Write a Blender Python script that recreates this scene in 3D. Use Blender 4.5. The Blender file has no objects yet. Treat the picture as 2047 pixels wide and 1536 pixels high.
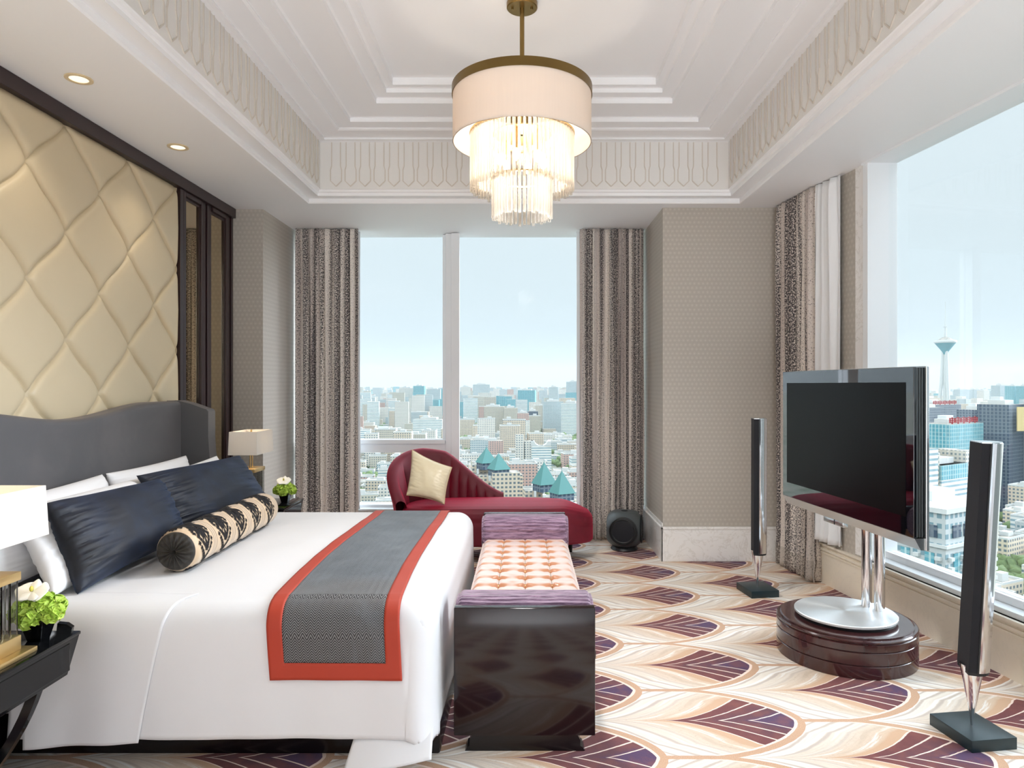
# hotel bedroom high above a hazy city
EXPOSURE = 0.65
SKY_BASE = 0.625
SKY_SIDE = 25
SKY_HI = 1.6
SUN_W = 0.25
DOWN_W = 5
HAZE = 0.00012
HAZE_C = (0.35, 0.40, 0.425)
SIDE_W = 2.0
REAR_W = 52
LAMP_W = 0.35
CHAN_W = 8
DRUM_W = 2.4
CHAN_DOWN_W = 66
import bpy, math, random
from mathutils import Vector, Matrix
PI = math.pi
SC = bpy.context.scene
COL = SC.collection
random.seed(7)

# ---------------------------------------------------------------- camera, world, sun, exposure
CAM_H = 1.45
cam_data = bpy.data.cameras.new('camera')
cam_data.sensor_width = 36.0
cam_data.lens = 1365.0 / 2047.0 * 36.0
cam_data.shift_x = -0.012
cam_data.shift_y = 0.001
cam_data.clip_start = 0.05
cam_data.clip_end = 30000
cam = bpy.data.objects.new('camera', cam_data)
cam.location = (0, 0, CAM_H)
cam.rotation_euler = (PI / 2, 0, 0)
COL.objects.link(cam)
SC.camera = cam
SC.view_settings.view_transform = 'Standard'
SC.view_settings.look = 'None'
SC.view_settings.gamma = 1.0
SC.view_settings.use_curve_mapping = False
SC.view_settings.exposure = EXPOSURE
SC.cycles.max_bounces = 10
SC.cycles.diffuse_bounces = 6
SC.cycles.glossy_bounces = 4
SC.cycles.transmission_bounces = 6
SC.cycles.transparent_max_bounces = 24
SC.cycles.volume_bounces = 0
SC.cycles.sample_clamp_indirect = 6.0
SC.cycles.caustics_reflective = False
SC.cycles.caustics_refractive = False

def s2l(c):
    return tuple(((v / 255.0) / 12.92 if v / 255.0 <= 0.04045 else ((v / 255.0 + 0.055) / 1.055) ** 2.4) for v in c)

# ---------------------------------------------------------------- node expression helper
class Tree:
    cur = None
class E:
    def __init__(self, s): self.s = s
    def _m(self, op, *a): return fm(op, self, *a)
    def __add__(self, o): return fm('ADD', self, o)
    __radd__ = __add__
    def __sub__(self, o): return fm('SUBTRACT', self, o)
    def __rsub__(self, o): return fm('SUBTRACT', o, self)
    def __mul__(self, o): return fm('MULTIPLY', self, o)
    __rmul__ = __mul__
    def __truediv__(self, o): return fm('DIVIDE', self, o)
    def __rtruediv__(self, o): return fm('DIVIDE', o, self)
    def __neg__(self): return fm('MULTIPLY', self, -1.0)
def setin(inp, v):
    if isinstance(v, E): Tree.cur.links.new(v.s, inp)
    elif isinstance(v, (tuple, list)):
        n = len(inp.default_value)
        v = tuple(v)
        if len(v) < n: v = v + (1.0,) * (n - len(v))
        inp.default_value = v[:n]
    else: inp.default_value = v
def fm(op, *a):
    n = Tree.cur.nodes.new('ShaderNodeMath'); n.operation = op
    for i, v in enumerate(a): setin(n.inputs[i], v)
    return E(n.outputs[0])
def lt(a, b): return fm('LESS_THAN', a, b)
def gt(a, b): return fm('GREATER_THAN', a, b)
def fmod(a, b): return fm('FLOORED_MODULO', a, b)
def fabs_(a): return fm('ABSOLUTE', a)
def fpow(a, b): return fm('POWER', a, b)
def fmin(a, b): return fm('MINIMUM', a, b)
def fmax(a, b): return fm('MAXIMUM', a, b)
def sstep(x, a, b):
    n = Tree.cur.nodes.new('ShaderNodeMapRange'); n.interpolation_type = 'SMOOTHSTEP'
    setin(n.inputs[0], x); setin(n.inputs[1], a); setin(n.inputs[2], b); n.inputs[3].default_value = 0; n.inputs[4].default_value = 1
    return E(n.outputs[0])
def mixc(f, a, b, mode='MIX'):
    n = Tree.cur.nodes.new('ShaderNodeMix'); n.data_type = 'RGBA'; n.blend_type = mode
    setin(n.inputs[0], f); setin(n.inputs[6], a); setin(n.inputs[7], b)
    return E(n.outputs[2])
def mixf(f, a, b): return a * (1.0 - f) + b * f if isinstance(f, E) else a
def coords(kind='Object'):
    n = Tree.cur.nodes.new('ShaderNodeTexCoord'); return E(n.outputs[kind])
def world_pos():
    n = Tree.cur.nodes.new('ShaderNodeNewGeometry'); return E(n.outputs['Position'])
def normal_():
    n = Tree.cur.nodes.new('ShaderNodeNewGeometry'); return E(n.outputs['Normal'])
def island():
    n = Tree.cur.nodes.new('ShaderNodeNewGeometry'); return E(n.outputs['Random Per Island'])
def objrand():
    n = Tree.cur.nodes.new('ShaderNodeObjectInfo'); return E(n.outputs['Random'])
def sep(v):
    n = Tree.cur.nodes.new('ShaderNodeSeparateXYZ'); setin(n.inputs[0], v); return [E(n.outputs[i]) for i in range(3)]
def comb(x, y, z):
    n = Tree.cur.nodes.new('ShaderNodeCombineXYZ')
    for i, v in enumerate((x, y, z)): setin(n.inputs[i], v)
    return E(n.outputs[0])
def vscale(v, s):
    x, y, z = sep(v); return comb(x * s[0], y * s[1], z * s[2])
def noise(v, scale, detail=3.0, rough=0.5, dist=0.0):
    n = Tree.cur.nodes.new('ShaderNodeTexNoise'); setin(n.inputs['Vector'], v)
    n.inputs['Scale'].default_value = scale; n.inputs['Detail'].default_value = detail
    n.inputs['Roughness'].default_value = rough; n.inputs['Distortion'].default_value = dist
    return E(n.outputs[0])
def ramp(f, stops, interp='LINEAR'):
    n = Tree.cur.nodes.new('ShaderNodeValToRGB'); n.color_ramp.interpolation = interp
    el = n.color_ramp.elements
    while len(el) > 1: el.remove(el[-1])
    el[0].position = stops[0][0]; el[0].color = tuple(stops[0][1]) + (1,)
    for p, c in stops[1:]:
        e = el.new(p); e.color = tuple(c) + (1,)
    setin(n.inputs[0], f)
    return E(n.outputs[0])
def bump(h, strength=0.3, dist=0.01):
    n = Tree.cur.nodes.new('ShaderNodeBump'); n.inputs['Strength'].default_value = strength
    n.inputs['Distance'].default_value = dist; setin(n.inputs['Height'], h); return E(n.outputs[0])
def new_mat(name):
    m = bpy.data.materials.new(name); m.use_nodes = True
    m.node_tree.nodes.clear(); Tree.cur = m.node_tree
    return m
def out_surface(sh):
    o = Tree.cur.nodes.new('ShaderNodeOutputMaterial'); Tree.cur.links.new(sh, o.inputs['Surface'])
def principled(**k):
    n = Tree.cur.nodes.new('ShaderNodeBsdfPrincipled')
    for key, v in k.items():
        nm = {'color': 'Base Color', 'rough': 'Roughness', 'metal': 'Metallic', 'normal': 'Normal', 'spec': 'Specular IOR Level',
              'sheen': 'Sheen Weight', 'sheen_rough': 'Sheen Roughness', 'sheen_tint': 'Sheen Tint', 'coat': 'Coat Weight', 'coat_rough': 'Coat Roughness',
              'emit': 'Emission Color', 'emit_s': 'Emission Strength', 'aniso': 'Anisotropic', 'ior': 'IOR', 'trans': 'Transmission Weight', 'alpha': 'Alpha'}[key]
        setin(n.inputs[nm], v)
    return n.outputs[0]
def simple(name, rgb, rough=0.5, **k):
    m = new_mat(name); out_surface(principled(color=s2l(rgb), rough=rough, **k)); return m
def bsdf(kind, **k):
    n = Tree.cur.nodes.new(kind)
    for key, v in k.items(): setin(n.inputs[key], v)
    return n.outputs[0]
def mixsh(f, a, b):
    n = Tree.cur.nodes.new('ShaderNodeMixShader'); setin(n.inputs[0], f)
    Tree.cur.links.new(a, n.inputs[1]); Tree.cur.links.new(b, n.inputs[2]); return n.outputs[0]

# world: pale hazy sky, faint clouds, brighter zones added high and right to light the room
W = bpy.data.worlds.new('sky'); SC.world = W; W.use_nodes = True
Tree.cur = W.node_tree; Tree.cur.nodes.clear()
_d = coords('Generated'); _x, _y, _z = sep(_d)
_cl = noise(vscale(_d, (1.0, 1.0, 2.2)), 2.3, 5.0, 0.55)
_sky = ramp(fmax(_z, 0.0), [(0.0, s2l((212, 230, 238))), (0.10, s2l((217, 233, 240))), (0.35, s2l((228, 242, 248))), (1.0, s2l((214, 230, 244)))])
_sky = mixc(sstep(_cl, 0.48, 0.72) * 0.5, _sky, s2l((232, 243, 249)))
_ground = s2l((150, 160, 160))
_sky = mixc(lt(_z, -0.02), _sky, _ground)
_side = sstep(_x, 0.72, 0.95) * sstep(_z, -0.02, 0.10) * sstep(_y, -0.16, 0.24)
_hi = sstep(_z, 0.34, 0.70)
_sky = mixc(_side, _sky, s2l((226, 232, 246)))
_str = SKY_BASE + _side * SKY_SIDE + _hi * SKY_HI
_bg = Tree.cur.nodes.new('ShaderNodeBackground')
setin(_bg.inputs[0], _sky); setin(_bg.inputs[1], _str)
_wo = Tree.cur.nodes.new('ShaderNodeOutputWorld'); Tree.cur.links.new(_bg.outputs[0], _wo.inputs[0])
W.cycles.sampling_method = 'MANUAL'; W.cycles.sample_map_resolution = 512

# afternoon sun behind the building: reaches the city only, walls and roof keep it out of the room
sun_d = bpy.data.lights.new('sun', 'SUN'); sun_d.energy = SUN_W; sun_d.angle = math.radians(6); sun_d.color = (1.0, 0.95, 0.87)
sun = bpy.data.objects.new('sun', sun_d); COL.objects.link(sun)
sun.rotation_euler = Vector((0.82, 0.22, -0.53)).to_track_quat('-Z', 'Y').to_euler()

# area light added inside the right glass, behind the camera, to brighten the room
def fill_light(name, loc, target, sx, sy, watts, col, spread=180):
    l = bpy.data.lights.new(name, 'AREA'); l.shape = 'RECTANGLE'; l.size = sx; l.size_y = sy; l.energy = watts; l.color = col; l.spread = math.radians(spread)
    o = bpy.data.objects.new(name, l); o.location = loc; COL.objects.link(o)
    o.rotation_euler = (Vector(target) - Vector(loc)).to_track_quat('-Z', 'Y').to_euler()
fill_light('added_side_fill', (2.85, -0.9, 1.65), (0.0, -0.55, 1.65), 3.8, 2.4, SIDE_W, (0.95, 0.98, 1.0))

# unseen area light added behind the camera, thrown up and along the ceiling
fill_light('added_rear_fill', (0.3, -2.5, 0.8), (0.3, -0.3, 3.0), 4.6, 1.6, REAR_W, (0.92, 0.96, 1.0), 100)

# ---------------------------------------------------------------- mesh builder
ORIG = {}
def sharpen(me, deg=38):
    import bmesh
    bm = bmesh.new(); bm.from_mesh(me); lim = math.radians(deg); any_ = False
    for e in bm.edges:
        if len(e.link_faces) == 2 and e.calc_face_angle(0) > lim: e.smooth = False; any_ = True
    if any_: bm.to_mesh(me)
    bm.free()
class MB:
    def __init__(self): self.v = []; self.f = []; self.m = []; self.sm = []; self.uv = {}
    def add(self, vs, fs, mi=0, smooth=False, uvs=None):
        o = len(self.v); self.v += [tuple(p) for p in vs]
        for k, f in enumerate(fs):
            if uvs is not None: self.uv[len(self.f)] = uvs[k]
            self.f.append(tuple(i + o for i in f)); self.m.append(mi); self.sm.append(smooth)
        return self
    def box(self, x0, x1, y0, y1, z0, z1, mi=0, T=None, taper=None):
        vs = [(x, y, z) for z in (z0, z1) for y in (y0, y1) for x in (x0, x1)]
        if taper:
            cx, cy = (x0 + x1) / 2, (y0 + y1) / 2
            vs = [(cx + (x - cx) * (taper if z == z1 else 1), cy + (y - cy) * (taper if z == z1 else 1), z) for x, y, z in vs]
        if T is not None: vs = [T @ Vector(p) for p in vs]
        return self.add(vs, [(0, 2, 3, 1), (4, 5, 7, 6), (0, 1, 5, 4), (2, 6, 7, 3), (0, 4, 6, 2), (1, 3, 7, 5)], mi)
    def bbox(self, x0, x1, y0, y1, z0, z1, r=0.01, seg=3, mi=0, T=None):
        # box with rounded edges
        import bmesh
        bm = bmesh.new()
        bmesh.ops.create_cube(bm, size=1.0)
        for v in bm.verts:
            v.co = Vector(((x0 + x1) / 2 + v.co.x * (x1 - x0), (y0 + y1) / 2 + v.co.y * (y1 - y0), (z0 + z1) / 2 + v.co.z * (z1 - z0)))
        bmesh.ops.bevel(bm, geom=bm.edges[:], offset=r, segments=seg, profile=0.5, affect='EDGES')
        bm.verts.ensure_lookup_table()
        vs = [v.co.copy() for v in bm.verts]; 
        if T is not None: vs = [T @ p for p in vs]
        fs = [tuple(v.index for v in f.verts) for f in bm.faces]
        bm.free()
        return self.add(vs, fs, mi, seg > 1)
    def prism(self, pts, axis, a, b, mi=0, smooth=False):
        # polygon pts (2D) extruded along axis from a to b; axis 'x': pts are (y,z); 'y': (x,z); 'z': (x,y)
        def P(p, t):
            return {'x': (t, p[0], p[1]), 'y': (p[0], t, p[1]), 'z': (p[0], p[1], t)}[axis]
        n = len(pts)
        vs = [P(p, a) for p in pts] + [P(p, b) for p in pts]
        fs = [tuple(range(n))[::-1], tuple(range(n, 2 * n))]
        self.add(vs, fs, mi, False)
        self.add(vs, [(i, (i + 1) % n, n + (i + 1) % n, n + i) for i in range(n)], mi, smooth)
        return self
    def cyl(self, p0, p1, r0, r1=None, n=24, mi=0, caps=True, smooth=True):
        r1 = r0 if r1 is None else r1
        p0, p1 = Vector(p0), Vector(p1); d = (p1 - p0).normalized()
        u = d.orthogonal().normalized(); w = d.cross(u)
        vs = []
        for p, r in ((p0, r0), (p1, r1)):
            for i in range(n):
                t = 2 * PI * i / n; vs.append(p + (u * math.cos(t) + w * math.sin(t)) * r)
        self.add(vs, [(i, (i + 1) % n, n + (i + 1) % n, n + i) for i in range(n)], mi, smooth)
        if caps:
            self.add(vs[:n], [tuple(range(n))[::-1]], mi); self.add(vs[n:], [tuple(range(n))], mi)
        return self
    def lathe(self, prof, c=(0, 0), n=48, mi=0, smooth=True, closed=False):
        vs = []
        for r, z in prof:
            for i in range(n):
                t = 2 * PI * i / n; vs.append((c[0] + r * math.cos(t), c[1] + r * math.sin(t), z))
        k = len(prof); fs = []
        for j in range(k - 1 + (1 if closed else 0)):
            for i in range(n):
                a, b = j * n + i, j * n + (i + 1) % n; j2 = (j + 1) % k
                fs.append((a, b, j2 * n + (i + 1) % n, j2 * n + i))
        return self.add(vs, fs, mi, smooth)
    def disc(self, c, r, z, n=48, mi=0, up=True):
        vs = [(c[0] + r * math.cos(2 * PI * i / n), c[1] + r * math.sin(2 * PI * i / n), z) for i in range(n)]
        return self.add(vs, [tuple(range(n)) if up else tuple(range(n))[::-1]], mi)
    def tube(self, pts, r, n=10, mi=0, caps=True, closed=False):
        pts = [Vector(p) for p in pts]; k = len(pts); vs = []
        prev = None
        for i, p in enumerate(pts):
            if closed: t = pts[(i + 1) % k] - pts[i - 1]
            else: t = pts[min(i + 1, k - 1)] - pts[max(i - 1, 0)]
            t.normalize()
            u = t.orthogonal().normalized() if prev is None else (prev - t * prev.dot(t)).normalized()
            prev = u; w = t.cross(u); rr = r[i] if isinstance(r, (list, tuple)) else r
            for j in range(n):
                a = 2 * PI * j / n; vs.append(p + (u * math.cos(a) + w * math.sin(a)) * rr)
        fs = []
        for i in range(k if closed else k - 1):
            i2 = (i + 1) % k
            for j in range(n): fs.append((i * n + j, i * n + (j + 1) % n, i2 * n + (j + 1) % n, i2 * n + j))
        self.add(vs, fs, mi, True)
        if caps and not closed:
            self.add(vs[:n], [tuple(range(n))[::-1]], mi); self.add(vs[-n:], [tuple(range(n))], mi)
        return self
    def grid(self, fn, nu, nv, mi=0, smooth=True, uvfn=None, closed_u=False, mfn=None, keep=None, flip=False):
        vs = [fn(i / nu, j / nv) for j in range(nv + 1) for i in range(nu + 1)]
        o = len(self.v); self.v += [tuple(p) for p in vs]
        for j in range(nv):
            for i in range(nu):
                if keep and not keep((i + .5) / nu, (j + .5) / nv): continue
                q = [(i, j), (i + 1, j), (i + 1, j + 1), (i, j + 1)]
                if flip: q = q[::-1]
                if uvfn: self.uv[len(self.f)] = [uvfn(a / nu, b / nv) for a, b in q]
                self.f.append(tuple(o + b * (nu + 1) + a for a, b in q))
                self.m.append(mfn((i + .5) / nu, (j + .5) / nv) if mfn else mi); self.sm.append(smooth)
        return self
    def ico(self, c, r, sub=2, mi=0, squash=(1, 1, 1), jit=0.0, rnd=random):
        import bmesh
        bm = bmesh.new(); bmesh.ops.create_icosphere(bm, subdivisions=sub, radius=1.0)
        vs = []
        for v in bm.verts:
            k = r * (1 + rnd.uniform(-jit, jit))
            vs.append((c[0] + v.co.x * k * squash[0], c[1] + v.co.y * k * squash[1], c[2] + v.co.z * k * squash[2]))
        fs = [tuple(v.index for v in f.verts) for f in bm.faces]; bm.free()
        return self.add(vs, fs, mi, True)
    def xform(self, T):
        self.v = [tuple(T @ Vector(p)) for p in self.v]; return self
    def build(self, name, mats, parent=None, origin=None, merge=0.0, solid=0.0, subsurf=0, bevel=0.0, bevseg=2):
        me = bpy.data.meshes.new(name)
        if parent is not None: org = Vector(ORIG[parent.name])
        else: org = Vector(origin) if origin is not None else Vector((0, 0, 0))
        me.from_pydata([tuple(Vector(p) - org) for p in self.v], [], self.f)
        if not isinstance(mats, (list, tuple)): mats = [mats]
        for m in mats: me.materials.append(m)
        me.polygons.foreach_set('material_index', self.m)
        me.polygons.foreach_set('use_smooth', self.sm)
        if self.uv:
            uvl = me.uv_layers.new(name='UVMap')
            for fi, uvs in self.uv.items():
                p = me.polygons[fi]
                for k, li in enumerate(p.loop_indices): uvl.data[li].uv = uvs[k]
        me.update()
        if any(self.sm) and len(self.f) < 40000: sharpen(me)
        o = bpy.data.objects.new(name, me); COL.objects.link(o)
        if parent is not None: o.parent = parent; ORIG[o.name] = tuple(org)
        else: o.location = org; ORIG[o.name] = tuple(org)
        if merge > 0:
            md = o.modifiers.new('weld', 'WELD'); md.merge_threshold = merge
        if solid: 
            md = o.modifiers.new('solid', 'SOLIDIFY'); md.thickness = solid; md.offset = 0
        if bevel:
            md = o.modifiers.new('bevel', 'BEVEL'); md.width = bevel; md.segments = bevseg; md.limit_method = 'ANGLE'; md.angle_limit = math.radians(40)
            md.harden_normals = False
        if subsurf:
            md = o.modifiers.new('sub', 'SUBSURF'); md.levels = subsurf; md.render_levels = subsurf
        return o
def empty(name, loc):
    o = bpy.data.objects.new(name, None); o.location = loc; o.empty_display_size = 0.1
    COL.objects.link(o); ORIG[o.name] = tuple(loc); return o
def tag(o, label, cat, group=None, kind=None):
    if label: o['label'] = label
    if cat: o['category'] = cat
    if group: o['group'] = group
    if kind: o['kind'] = kind
    return o
def struct(o, label=None):
    o['kind'] = 'structure'
    if label: o['label'] = label
    return o
def copy_tree(o, parent=None):
    c = o.copy(); COL.objects.link(c)
    if parent is not None: c.parent = parent
    for ch in list(o.children): copy_tree(ch, c)
    return c
def lerp(a, b, t): return a + (b - a) * t
def vl(a, b, t): return Vector(a) * (1 - t) + Vector(b) * t
def ss(x, a, b):
    t = max(0.0, min(1.0, (x - a) / (b - a))); return t * t * (3 - 2 * t)
from mathutils import noise as mnoise
def nz(x, y, z=0.0): return mnoise.noise(Vector((x, y, z)))
# ---------------------------------------------------------------- materials
M = {}
M['white'] = simple('ceiling_white', (243, 244, 246), 0.55)
M['frieze'] = simple('frieze_offwhite', (228, 227, 224), 0.6)
M['relief'] = simple('relief_beige', (212, 205, 195), 0.6)
M['lacquer'] = simple('black_lacquer', (9, 10, 12), 0.08, spec=0.35)
M['darkwood'] = simple('espresso_wood', (44, 26, 28), 0.28)
M['blackwood'] = simple('black_wood', (20, 16, 18), 0.25)
M['chrome'] = simple('chrome', (225, 225, 228), 0.09, metal=1.0)
M['steel'] = simple('brushed_steel', (205, 210, 212), 0.26, metal=1.0)
M['white_metal'] = simple('pale_frame_metal', (240, 243, 246), 0.35, spec=0.6)
M['brass'] = simple('satin_brass', (205, 175, 120), 0.3, metal=0.85)
M['bronze'] = simple('aged_brass', (132, 108, 62), 0.33, metal=0.8)
M['blackplastic'] = simple('black_matte', (16, 19, 22), 0.45)
M['cloth_black'] = simple('speaker_cloth', (24, 25, 31), 0.85)
M['graphite'] = simple('graphite_casing', (74, 80, 82), 0.4)
M['screen'] = simple('screen_off', (5, 5, 6), 0.3, spec=0.10)
M['darkteal'] = simple('slate_plinth', (26, 46, 52), 0.35)
M['glosstv'] = simple('black_glass', (8, 10, 16), 0.03, coat=0.6, coat_rough=0.0, spec=0.9)
M['sillstone'] = simple('white_sill', (232, 236, 238), 0.4)
M['mirror'] = simple('bronze_mirror', (196, 178, 146), 0.03, metal=1.0)
M['linen'] = None
M['orchid'] = simple('orchid_white', (248, 248, 240), 0.5)
M['yellow'] = simple('orchid_centre', (190, 180, 70), 0.5)
M['stem'] = simple('leaf_green', (70, 110, 30), 0.5)
M['vase'] = simple('vase_black', (10, 10, 12), 0.08, coat=0.5)

def cloth(name, rgb, rough=0.85, sheen=0.2, bs=0.15, sc=900.0, var=0.06):
    m = new_mat(name); p = world_pos()
    n1 = noise(p, sc, 2.0); n2 = noise(p, 9.0, 3.0)
    c = mixc(n2 * var * 2.0, s2l(rgb), tuple(v * 0.7 for v in s2l(rgb)))
    out_surface(principled(color=c, rough=rough, sheen=sheen, normal=bump(n1, bs, 0.001))); return m
M['linen'] = cloth('white_linen', (222, 223, 226), 0.8, 0.0, 0.05, 700, 0.02)
M['pillowcase'] = cloth('white_pillowcase', (228, 228, 230), 0.8, 0.1, 0.05, 700, 0.02)
M['lining'] = cloth('curtain_lining', (238, 240, 242), 0.8, 0.1, 0.05, 700, 0.02)

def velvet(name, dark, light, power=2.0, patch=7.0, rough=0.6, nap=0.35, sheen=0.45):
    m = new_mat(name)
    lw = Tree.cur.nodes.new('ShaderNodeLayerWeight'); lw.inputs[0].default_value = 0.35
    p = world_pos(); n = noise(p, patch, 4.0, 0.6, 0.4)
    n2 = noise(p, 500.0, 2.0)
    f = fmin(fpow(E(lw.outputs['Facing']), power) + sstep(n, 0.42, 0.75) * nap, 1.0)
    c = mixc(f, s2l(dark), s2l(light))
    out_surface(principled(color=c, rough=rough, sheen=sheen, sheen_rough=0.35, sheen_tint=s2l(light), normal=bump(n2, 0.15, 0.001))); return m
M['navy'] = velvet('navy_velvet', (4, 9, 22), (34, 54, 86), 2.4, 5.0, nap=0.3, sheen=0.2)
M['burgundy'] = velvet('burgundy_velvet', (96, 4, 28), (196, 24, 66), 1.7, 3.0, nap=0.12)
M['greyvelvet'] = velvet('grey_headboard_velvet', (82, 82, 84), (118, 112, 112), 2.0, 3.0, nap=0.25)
M['bolsterend'] = velvet('bolster_end', (40, 36, 32), (84, 78, 70), 1.5, 60.0)
M['flock'] = simple('flocked_black', (16, 11, 14), 0.9)

def satin(name, rgb, hi, rough=0.35):
    m = new_mat(name); p = world_pos()
    n = noise(p, 14.0, 3.0, 0.6, 0.5)
    out_surface(principled(color=mixc(n, s2l(rgb), s2l(hi)), rough=rough, sheen=0.25, spec=0.6, normal=bump(noise(p, 40, 2.0), 0.06, 0.01))); return m
M['gold'] = satin('cream_satin', (238, 222, 184), (248, 236, 206))
M['goldpipe'] = satin('cream_piping', (206, 184, 140), (220, 200, 160))
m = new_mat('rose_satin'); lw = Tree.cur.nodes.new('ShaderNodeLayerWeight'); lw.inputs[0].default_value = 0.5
_f = sstep(E(lw.outputs['Facing']), 0.42, 0.76)  # satin sheen and crease shade painted into the colour by view angle
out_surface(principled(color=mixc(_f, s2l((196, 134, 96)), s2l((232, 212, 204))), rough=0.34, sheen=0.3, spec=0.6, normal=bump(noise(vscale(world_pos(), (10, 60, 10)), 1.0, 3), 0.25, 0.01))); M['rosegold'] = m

# bolster ticking: cream with stripes running round it (uses UV u = metres along)
m = new_mat('striped_silk'); u, v, _ = sep(coords('UV'))
t = fmod(u - 0.09, 0.205)
st = lt(fabs_(t - 0.098), 0.020); st2 = lt(fabs_(t - 0.098), 0.012); st3 = lt(fabs_(t - 0.098), 0.003)
c = mixc(st, s2l((206, 180, 148)), s2l((150, 126, 104))); c = mixc(st2, c, s2l((216, 192, 162))); c = mixc(st3, c, s2l((140, 116, 96)))
out_surface(principled(color=c, rough=0.5, sheen=0.3, normal=bump(noise(world_pos(), 300, 2), 0.1, 0.001))); M['stripe'] = m

# upholstered wall panel leather
m = new_mat('cream_leather'); p = world_pos()
out_surface(principled(color=mixc(noise(p, 6, 3) * 0.5, s2l((212, 196, 164)), s2l((204, 188, 154))), rough=0.42, normal=bump(noise(p, 700, 2), 0.04, 0.001))); M['leather'] = m

# wallpaper with a tiny woven ring pattern
def wallpaper(name, base, dot, rough=0.55):
    m = new_mat(name); x, y, z = sep(world_pos())
    a = x + y
    P_ = 0.036
    row = fm('FLOOR', z / P_)
    ax = fmod(a + fmod(row, 2.0) * (P_ / 2), P_) - P_ / 2
    az = fmod(z, P_) - P_ / 2
    r = fm('SQRT', ax * ax + az * az)
    ring = lt(fabs_(r - 0.0105), 0.0022); core = lt(r, 0.0048)
    hx = fmod(a, P_ / 4) ; hz = fmod(z, P_ / 4)
    line = fmax(lt(hx, 0.0022), lt(hz, 0.0015)) * 0.3
    f = fmin(ring * 0.35 + core + line, 1.0)
    c = mixc(f, s2l(base), s2l(dot))
    c = mixc(noise(world_pos(), 2.5, 2) * 0.15, c, s2l(base))
    out_surface(principled(color=c, rough=rough, spec=0.5)); return m
M['wallpaper'] = wallpaper('taupe_wallpaper', (180, 173, 163), (206, 200, 190), 0.45)

def stone(name, a, b, vein, rough=0.25, sc=2.2):
    m = new_mat(name); p = world_pos()
    n = noise(p, sc, 5, 0.6, 0.8); n2 = noise(p, sc * 2.6, 6, 0.65, 1.5)
    c = mixc(n, s2l(a), s2l(b)); c = mixc(sstep(fabs_(n2 - 0.5), 0.03, 0.0) * 0.35, c, s2l(vein))
    out_surface(principled(color=c, rough=rough)); return m
M['marble'] = stone('white_marble', (248, 247, 246), (240, 238, 236), (196, 190, 180))
M['limestone'] = stone('beige_limestone', (242, 235, 220), (232, 222, 204), (226, 218, 204), 0.3, 1.4)

# polished figured walnut for the drum plinth and bench
m = new_mat('polished_rosewood'); p = world_pos()
n = noise(vscale(p, (6, 6, 1.0)), 3.0, 4, 0.6, 1.0)
out_surface(principled(color=mixc(n, s2l((46, 22, 24)), s2l((74, 38, 38))), rough=0.16, coat=0.5, coat_rough=0.05)); M['rosewood'] = m
m = new_mat('bench_lacquer'); p = world_pos()
n = noise(vscale(p, (1, 1, 7)), 2.0, 3, 0.6, 1.2)
out_surface(principled(color=mixc(n, s2l((20, 12, 14)), s2l((38, 22, 24))), rough=0.12, spec=0.45, coat=0.12, coat_rough=0.04)); M['benchwood'] = m

# purple channelled chenille
m = new_mat('lilac_chenille'); p = world_pos(); x, y, z = sep(p)
_ang = noise(vscale(p, (5, 60, 60)), 2.0, 4, 0.7)
_n2 = noise(p, 7, 3)
c = mixc(sstep(_ang, 0.38, 0.62), s2l((96, 70, 96)), s2l((176, 146, 172))); c = mixc(_n2 * 0.4, c, s2l((120, 90, 116)))
out_surface(principled(color=c, rough=0.75, sheen=0.5, normal=bump(_ang, 0.6, 0.004))); M['chenille'] = m

# curtain: pale taupe ground with vertical bands of dark speckle (UV u = metres of cloth, v = height)
m = new_mat('speckled_curtain'); uv = coords('UV'); u, v, _ = sep(uv)
band = noise(comb(u * 15.0, v * 0.15, 3.7), 1.0, 2.0, 0.5)
sp = noise(comb(u * 185.0, v * 78.0, 0.0), 1.0, 3.0, 0.75)
den = sstep(band, 0.40, 0.60)
k = sstep(sp + den * 0.15, 0.555, 0.66)
ground = mixc(sstep(noise(comb(u * 8.0, v * 0.2, 9.1), 1.0, 2.0), 0.4, 0.62), s2l((236, 228, 220)), s2l((200, 190, 184)))
c = mixc(k, ground, s2l((60, 56, 60)))
tb = noise(comb(u * 14.0, v * 0.1, 5.0), 1.0, 2.0)
c = mixc(lt(v, 0.16) * 0.35, c, s2l((150, 140, 128)))
out_surface(principled(color=c, rough=0.65, sheen=0.2)); M['curtain'] = m

# bed runner field: grey chevron chenille with cut-velvet patches
m = new_mat('chevron_grey'); u, v, _ = sep(coords('UV'))
zz = fabs_(fmod(u, 0.030) - 0.015)
ch = fmod(v + zz * 1.15, 0.0095) / 0.0095
line = sstep(fabs_(ch - 0.5), 0.28, 0.12)
pn = noise(comb(u * 5, v * 3, 1.0), 1.0, 5, 0.7, 0.6)
c = mixc(line, s2l((36, 36, 38)), s2l((132, 132, 134)))
c2 = mixc(pn, s2l((38, 46, 56)), s2l((112, 122, 132)))
c = mixc(sstep(v, 0.42, 0.62) * 0.75, c, c2)
c = mixc(sstep(pn, 0.45, 0.8) * 0.35, c, s2l((110, 120, 128)))
out_surface(principled(color=c, rough=0.55, sheen=0.25, sheen_rough=0.3, normal=bump(line, 0.4, 0.002))); M['chevron'] = m
M['orange'] = cloth('orange_border', (172, 52, 26), 0.6, 0.05, 0.1, 500, 0.1)

# green hydrangea-like blooms
m = new_mat('lime_petals'); n = noise(world_pos(), 90, 3)
out_surface(principled(color=mixc(n, s2l((140, 176, 40)), s2l((206, 228, 110))), rough=0.6)); M['lime'] = m

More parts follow.
